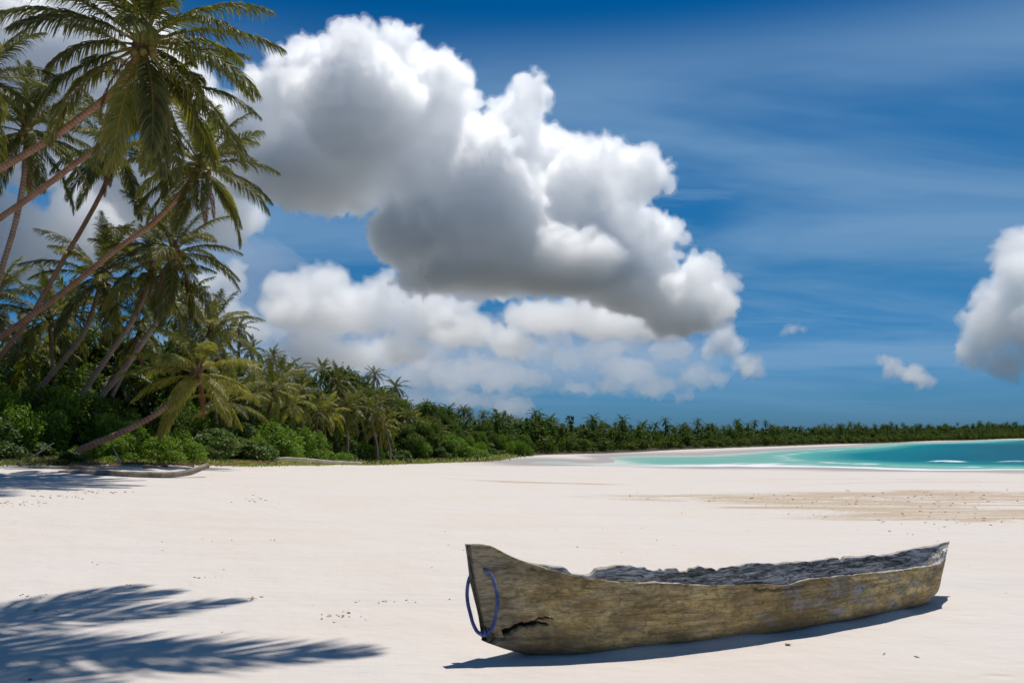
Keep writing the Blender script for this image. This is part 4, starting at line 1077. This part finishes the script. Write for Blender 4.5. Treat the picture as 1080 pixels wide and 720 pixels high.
def cloud(label, blobs, D, mat, seed, kids=(12, 8), voxel=5.2, flat=.2, disp=1., group='white cumulus clouds over the bay'):
    """blobs (px, py, radius px, base py[, width factor])"""
    rq = np.random.default_rng(seed); k = D/F; sph = []
    for b_ in blobs:
        px, py, r, base = b_[:4]; wf_ = b_[4] if len(b_) > 4 else 1.
        c = np.array(at(px, py, D)); c[1] += rq.normal(0, .6)*r*k; R = r*k*.92; zb = EYE+(HOR-base)*k+rq.normal(0, 2)*k
        sph.append((c, R, zb, wf_))
        for a in range(int(kids[0]*(1+.5*(wf_-1)))):
            d = rq.normal(size=3); d[2] = abs(d[2])*.9-.15; d /= np.linalg.norm(d)
            R1 = R*rq.uniform(.22, .46); c1 = c+d*np.array([wf_, wf_, 1])*R*rq.uniform(.72, .98); sph.append((c1, R1, zb, 1.))
            for b in range(kids[1]):
                e = d*.6+rq.normal(size=3)*.7; e /= np.linalg.norm(e); R2 = R1*rq.uniform(.25, .5)
                sph.append((c1+e*R1*rq.uniform(.75, 1.05), R2, zb, 1.))
    vs, fs, n = [], [], 0
    for c, R, zb, wf_ in sph:
        tv, tf = BALL[1] if R > 25 else BALL[0]
        v = tv*np.array([R*wf_, R*wf_, R])+c
        v[:, 2] = np.where(v[:, 2] < zb, zb+(v[:, 2]-zb)*flat, v[:, 2])
        vs.append(v); fs.append(tf+n); n += len(v)
    me = mesh_np('tmp', np.concatenate(vs), np.concatenate(fs), None)
    m2 = voxel_skin(me, voxel)
    nv = len(m2.vertices); co_ = np.empty(nv*3, np.float32); m2.vertices.foreach_get('co', co_); co_ = co_.reshape(-1, 3)
    no = np.empty(nv*3, np.float32); m2.vertices.foreach_get('normal', no); no = no.reshape(-1, 3)
    # billows: rounded bumps with sharp creases between them, at three sizes
    def billow(scale, off):
        return np.abs(vnoise(co_.astype(float)*scale+np.array(off)))
    h = (billow(1/(17*k), Vector((3, 1, 7)))-.25)*14*k+(billow(1/(7.5*k), Vector((9, 4, 2)))-.25)*8.5*k+(billow(1/(3.6*k), Vector((1, 8, 5)))-.25)*4.6*k
    h *= np.where(no[:, 2] < -.3, 1.1, 1.)*disp
    co_ += no*h[:, None]
    mist = None
    if mat in (M_CLOUD, M_CLOUD_T):
        mist = m2.copy()
        hf = (billow(1/(13*k), Vector((5, 2, 9)))*6+billow(1/(5*k), Vector((2, 6, 1)))*4)*k*disp
        mist.vertices.foreach_set('co', (co_+no*(hf+.4*k)[:, None]).ravel()); mist.update(); mist = voxel_skin(mist, voxel*1.3)
    m2.vertices.foreach_set('co', co_.ravel()); m2.update()
    m2 = voxel_skin(m2, voxel)
    m2.polygons.foreach_set('use_smooth', np.ones(len(m2.polygons), bool))
    m2.materials.clear(); m2.materials.append(mat); m2.name = 'cumulus_cloud'
    o = link(bpy.data.objects.new('cumulus_cloud', m2)); print('cloud', nv)
    tag(o, label, 'cloud', group)
    if mist:                                              # soft torn edge round the dense body
        mist.materials.clear(); mist.materials.append(M_FRINGE); mist.polygons.foreach_set('use_smooth', np.ones(len(mist.polygons), bool))
        link(bpy.data.objects.new('edge_mist', mist), o)
    return o
cloud('towering white cumulus with grey bases, the biggest cloud in the sky', [
    (300, 112, 50, 208), (345, 88, 50, 208), (398, 82, 44, 208), (448, 90, 40, 208), (330, 150, 60, 208), (395, 140, 66, 210), (268, 165, 50, 210), (450, 130, 48, 215), (340, 185, 40, 212, 2.2), (478, 100, 24, 210), (425, 62, 22, 200), (310, 72, 24, 200),
    (424, 178, 34, 222), (490, 190, 60, 282), (540, 145, 50, 282), (580, 175, 46, 282), (608, 208, 46, 284), (520, 230, 60, 284), (440, 245, 46, 284), (480, 255, 42, 286, 2.4), (560, 270, 30, 300, 3.), (645, 212, 46, 298), (668, 190, 34, 298), (678, 250, 42, 310), (600, 255, 55, 288), (548, 115, 28, 282), (690, 285, 34, 318), (560, 110, 22, 282), (640, 178, 26, 298),
    (510, 292, 28, 306, 3.0), (600, 290, 36, 312, 2.2), (640, 280, 40, 318, 1.5), (680, 308, 34, 326, 1.6), (450, 296, 18, 304, 2.),
    (742, 312, 34, 352), (765, 318, 20, 350), (715, 335, 24, 356, 1.6), (735, 290, 20, 350)], CD, M_CLOUD, 33)
cloud('low grey white cumulus bank left below the biggest cloud', [(470, 345, 18, 362, 1.8), (420, 368, 18, 384, 1.8), (540, 366, 14, 380, 1.8), (450, 318, 20, 334, 1.8), (410, 312, 24, 336), (480, 322, 16, 338, 1.6), (300, 312, 30, 345), (345, 312, 32, 348), (390, 330, 30, 356), (430, 342, 22, 360), (340, 335, 20, 352, 3.), (330, 370, 24, 388), (380, 376, 20, 390), (300, 375, 18, 388), (350, 380, 12, 390, 3.5)], 3600., M_CLOUD_T, 4, voxel=8)
cloud('small cloud in the gap under the middle of the biggest cloud', [(500, 348, 20, 366, 1.3), (474, 356, 14, 366, 1.4), (530, 356, 13, 366, 1.4)], 3300., M_CLOUD_T, 5, (7, 4), voxel=7)
cloud('long flat white bank stretching under the right half of the biggest cloud', [(570, 338, 18, 358, 2.5), (640, 335, 22, 360, 2.2), (700, 332, 28, 360, 1.5), (748, 322, 32, 358), (765, 300, 18, 350), (610, 330, 20, 356)], 3500., M_CLOUD_T, 15, (8, 5), voxel=8)
cloud('row of faint low clouds above the palms in the middle', [(440, 395, 20, 410, 1.5), (480, 398, 18, 412, 1.8), (525, 396, 20, 416, 1.6), (560, 400, 14, 412, 1.5), (490, 422, 12, 432, 2.6), (540, 428, 12, 438, 2.6), (440, 424, 10, 432, 2.4), (400, 410, 14, 420, 2.)], 4200., M_FAR, 6, (7, 4), voxel=10)
cloud('puffy low cloud group below the right half of the biggest cloud', [(600, 378, 16, 392, 1.3), (635, 368, 18, 390, 1.4), (660, 390, 16, 402, 2.), (705, 370, 14, 388, 2.), (690, 408, 12, 418, 2.4), (735, 398, 16, 412, 1.5), (645, 408, 10, 414, 2.2), (720, 418, 6, 424, 2.4)], 4000., M_FAR, 7, (8, 5), voxel=9)
cloud('scattered soft puffs filling the sky between the bank and the palms', [(290, 345, 16, 360, 1.6), (340, 358, 14, 372, 1.8), (400, 385, 14, 398, 1.6), (450, 378, 14, 392, 1.8), (500, 382, 12, 394, 1.8), (570, 372, 12, 386, 1.8), (590, 355, 12, 368, 1.6), (660, 356, 12, 370, 2.), (470, 362, 14, 374, 1.6), (610, 410, 8, 418, 2.4), (760, 398, 8, 408, 1.8)], 4300., M_FAR, 18, (9, 5), voxel=9)
cloud('wide pale veil of cloud low behind the smaller clouds', [(300, 380, 60, 440, 2.5), (420, 385, 50, 440, 2.5), (520, 375, 50, 440, 2.5), (620, 375, 44, 436, 2.5), (700, 380, 34, 430, 2.), (250, 300, 60, 400, 1.6)], 5200., M_VEIL, 16, (8, 3), voxel=20)
cloud('pair of small bright puffs at the right tail of the cloud group', [(762, 362, 15, 376), (748, 368, 11, 378), (791, 386, 13, 402), (778, 382, 8, 392)], 3800., M_CLOUD_T, 8, (7, 4), voxel=7)
cloud('lone small white cloud low over the right part of the bay', [(930, 380, 8, 396), (945, 388, 11, 404), (962, 395, 12, 411), (974, 402, 8, 411)], 4000., M_CLOUD_T, 9, (7, 4), voxel=7)
cloud('bright cumulus tower cut by the right edge of the photo', [(1085, 300, 40, 420), (1062, 330, 34, 420), (1045, 350, 28, 405), (1030, 372, 18, 390), (1085, 360, 44, 415), (1110, 270, 40, 420), (1060, 385, 20, 412), (1095, 262, 24, 400)], 3400., M_CLOUD_T, 10, voxel=7)
cloud('tiny dark cloud floating alone right of the biggest cloud', [(828, 348, 4, 352), (838, 346, 6, 351), (846, 347, 4, 351)], 4000., M_CLOUD_T, 11, (5, 3), voxel=6)
cloud('grey white cloud behind the palm crowns at the left', [(60, 60, 60, 120), (110, 30, 60, 120), (20, 30, 50, 110), (160, 90, 55, 190), (90, 120, 60, 200), (30, 150, 55, 220), (200, 130, 50, 230), (240, 180, 42, 262), (170, 210, 50, 265), (230, 225, 40, 266), (90, 230, 50, 290), (20, 260, 50, 310)], 3800., M_CLOUD_T, 12, voxel=11)
cloud('pale cloud puff just above the left skyline palms', [(235, 292, 18, 312), (215, 300, 16, 316), (200, 320, 22, 345), (240, 330, 20, 352), (262, 350, 18, 365)], 4000., M_CLOUD_T, 13, (7, 4), voxel=9)
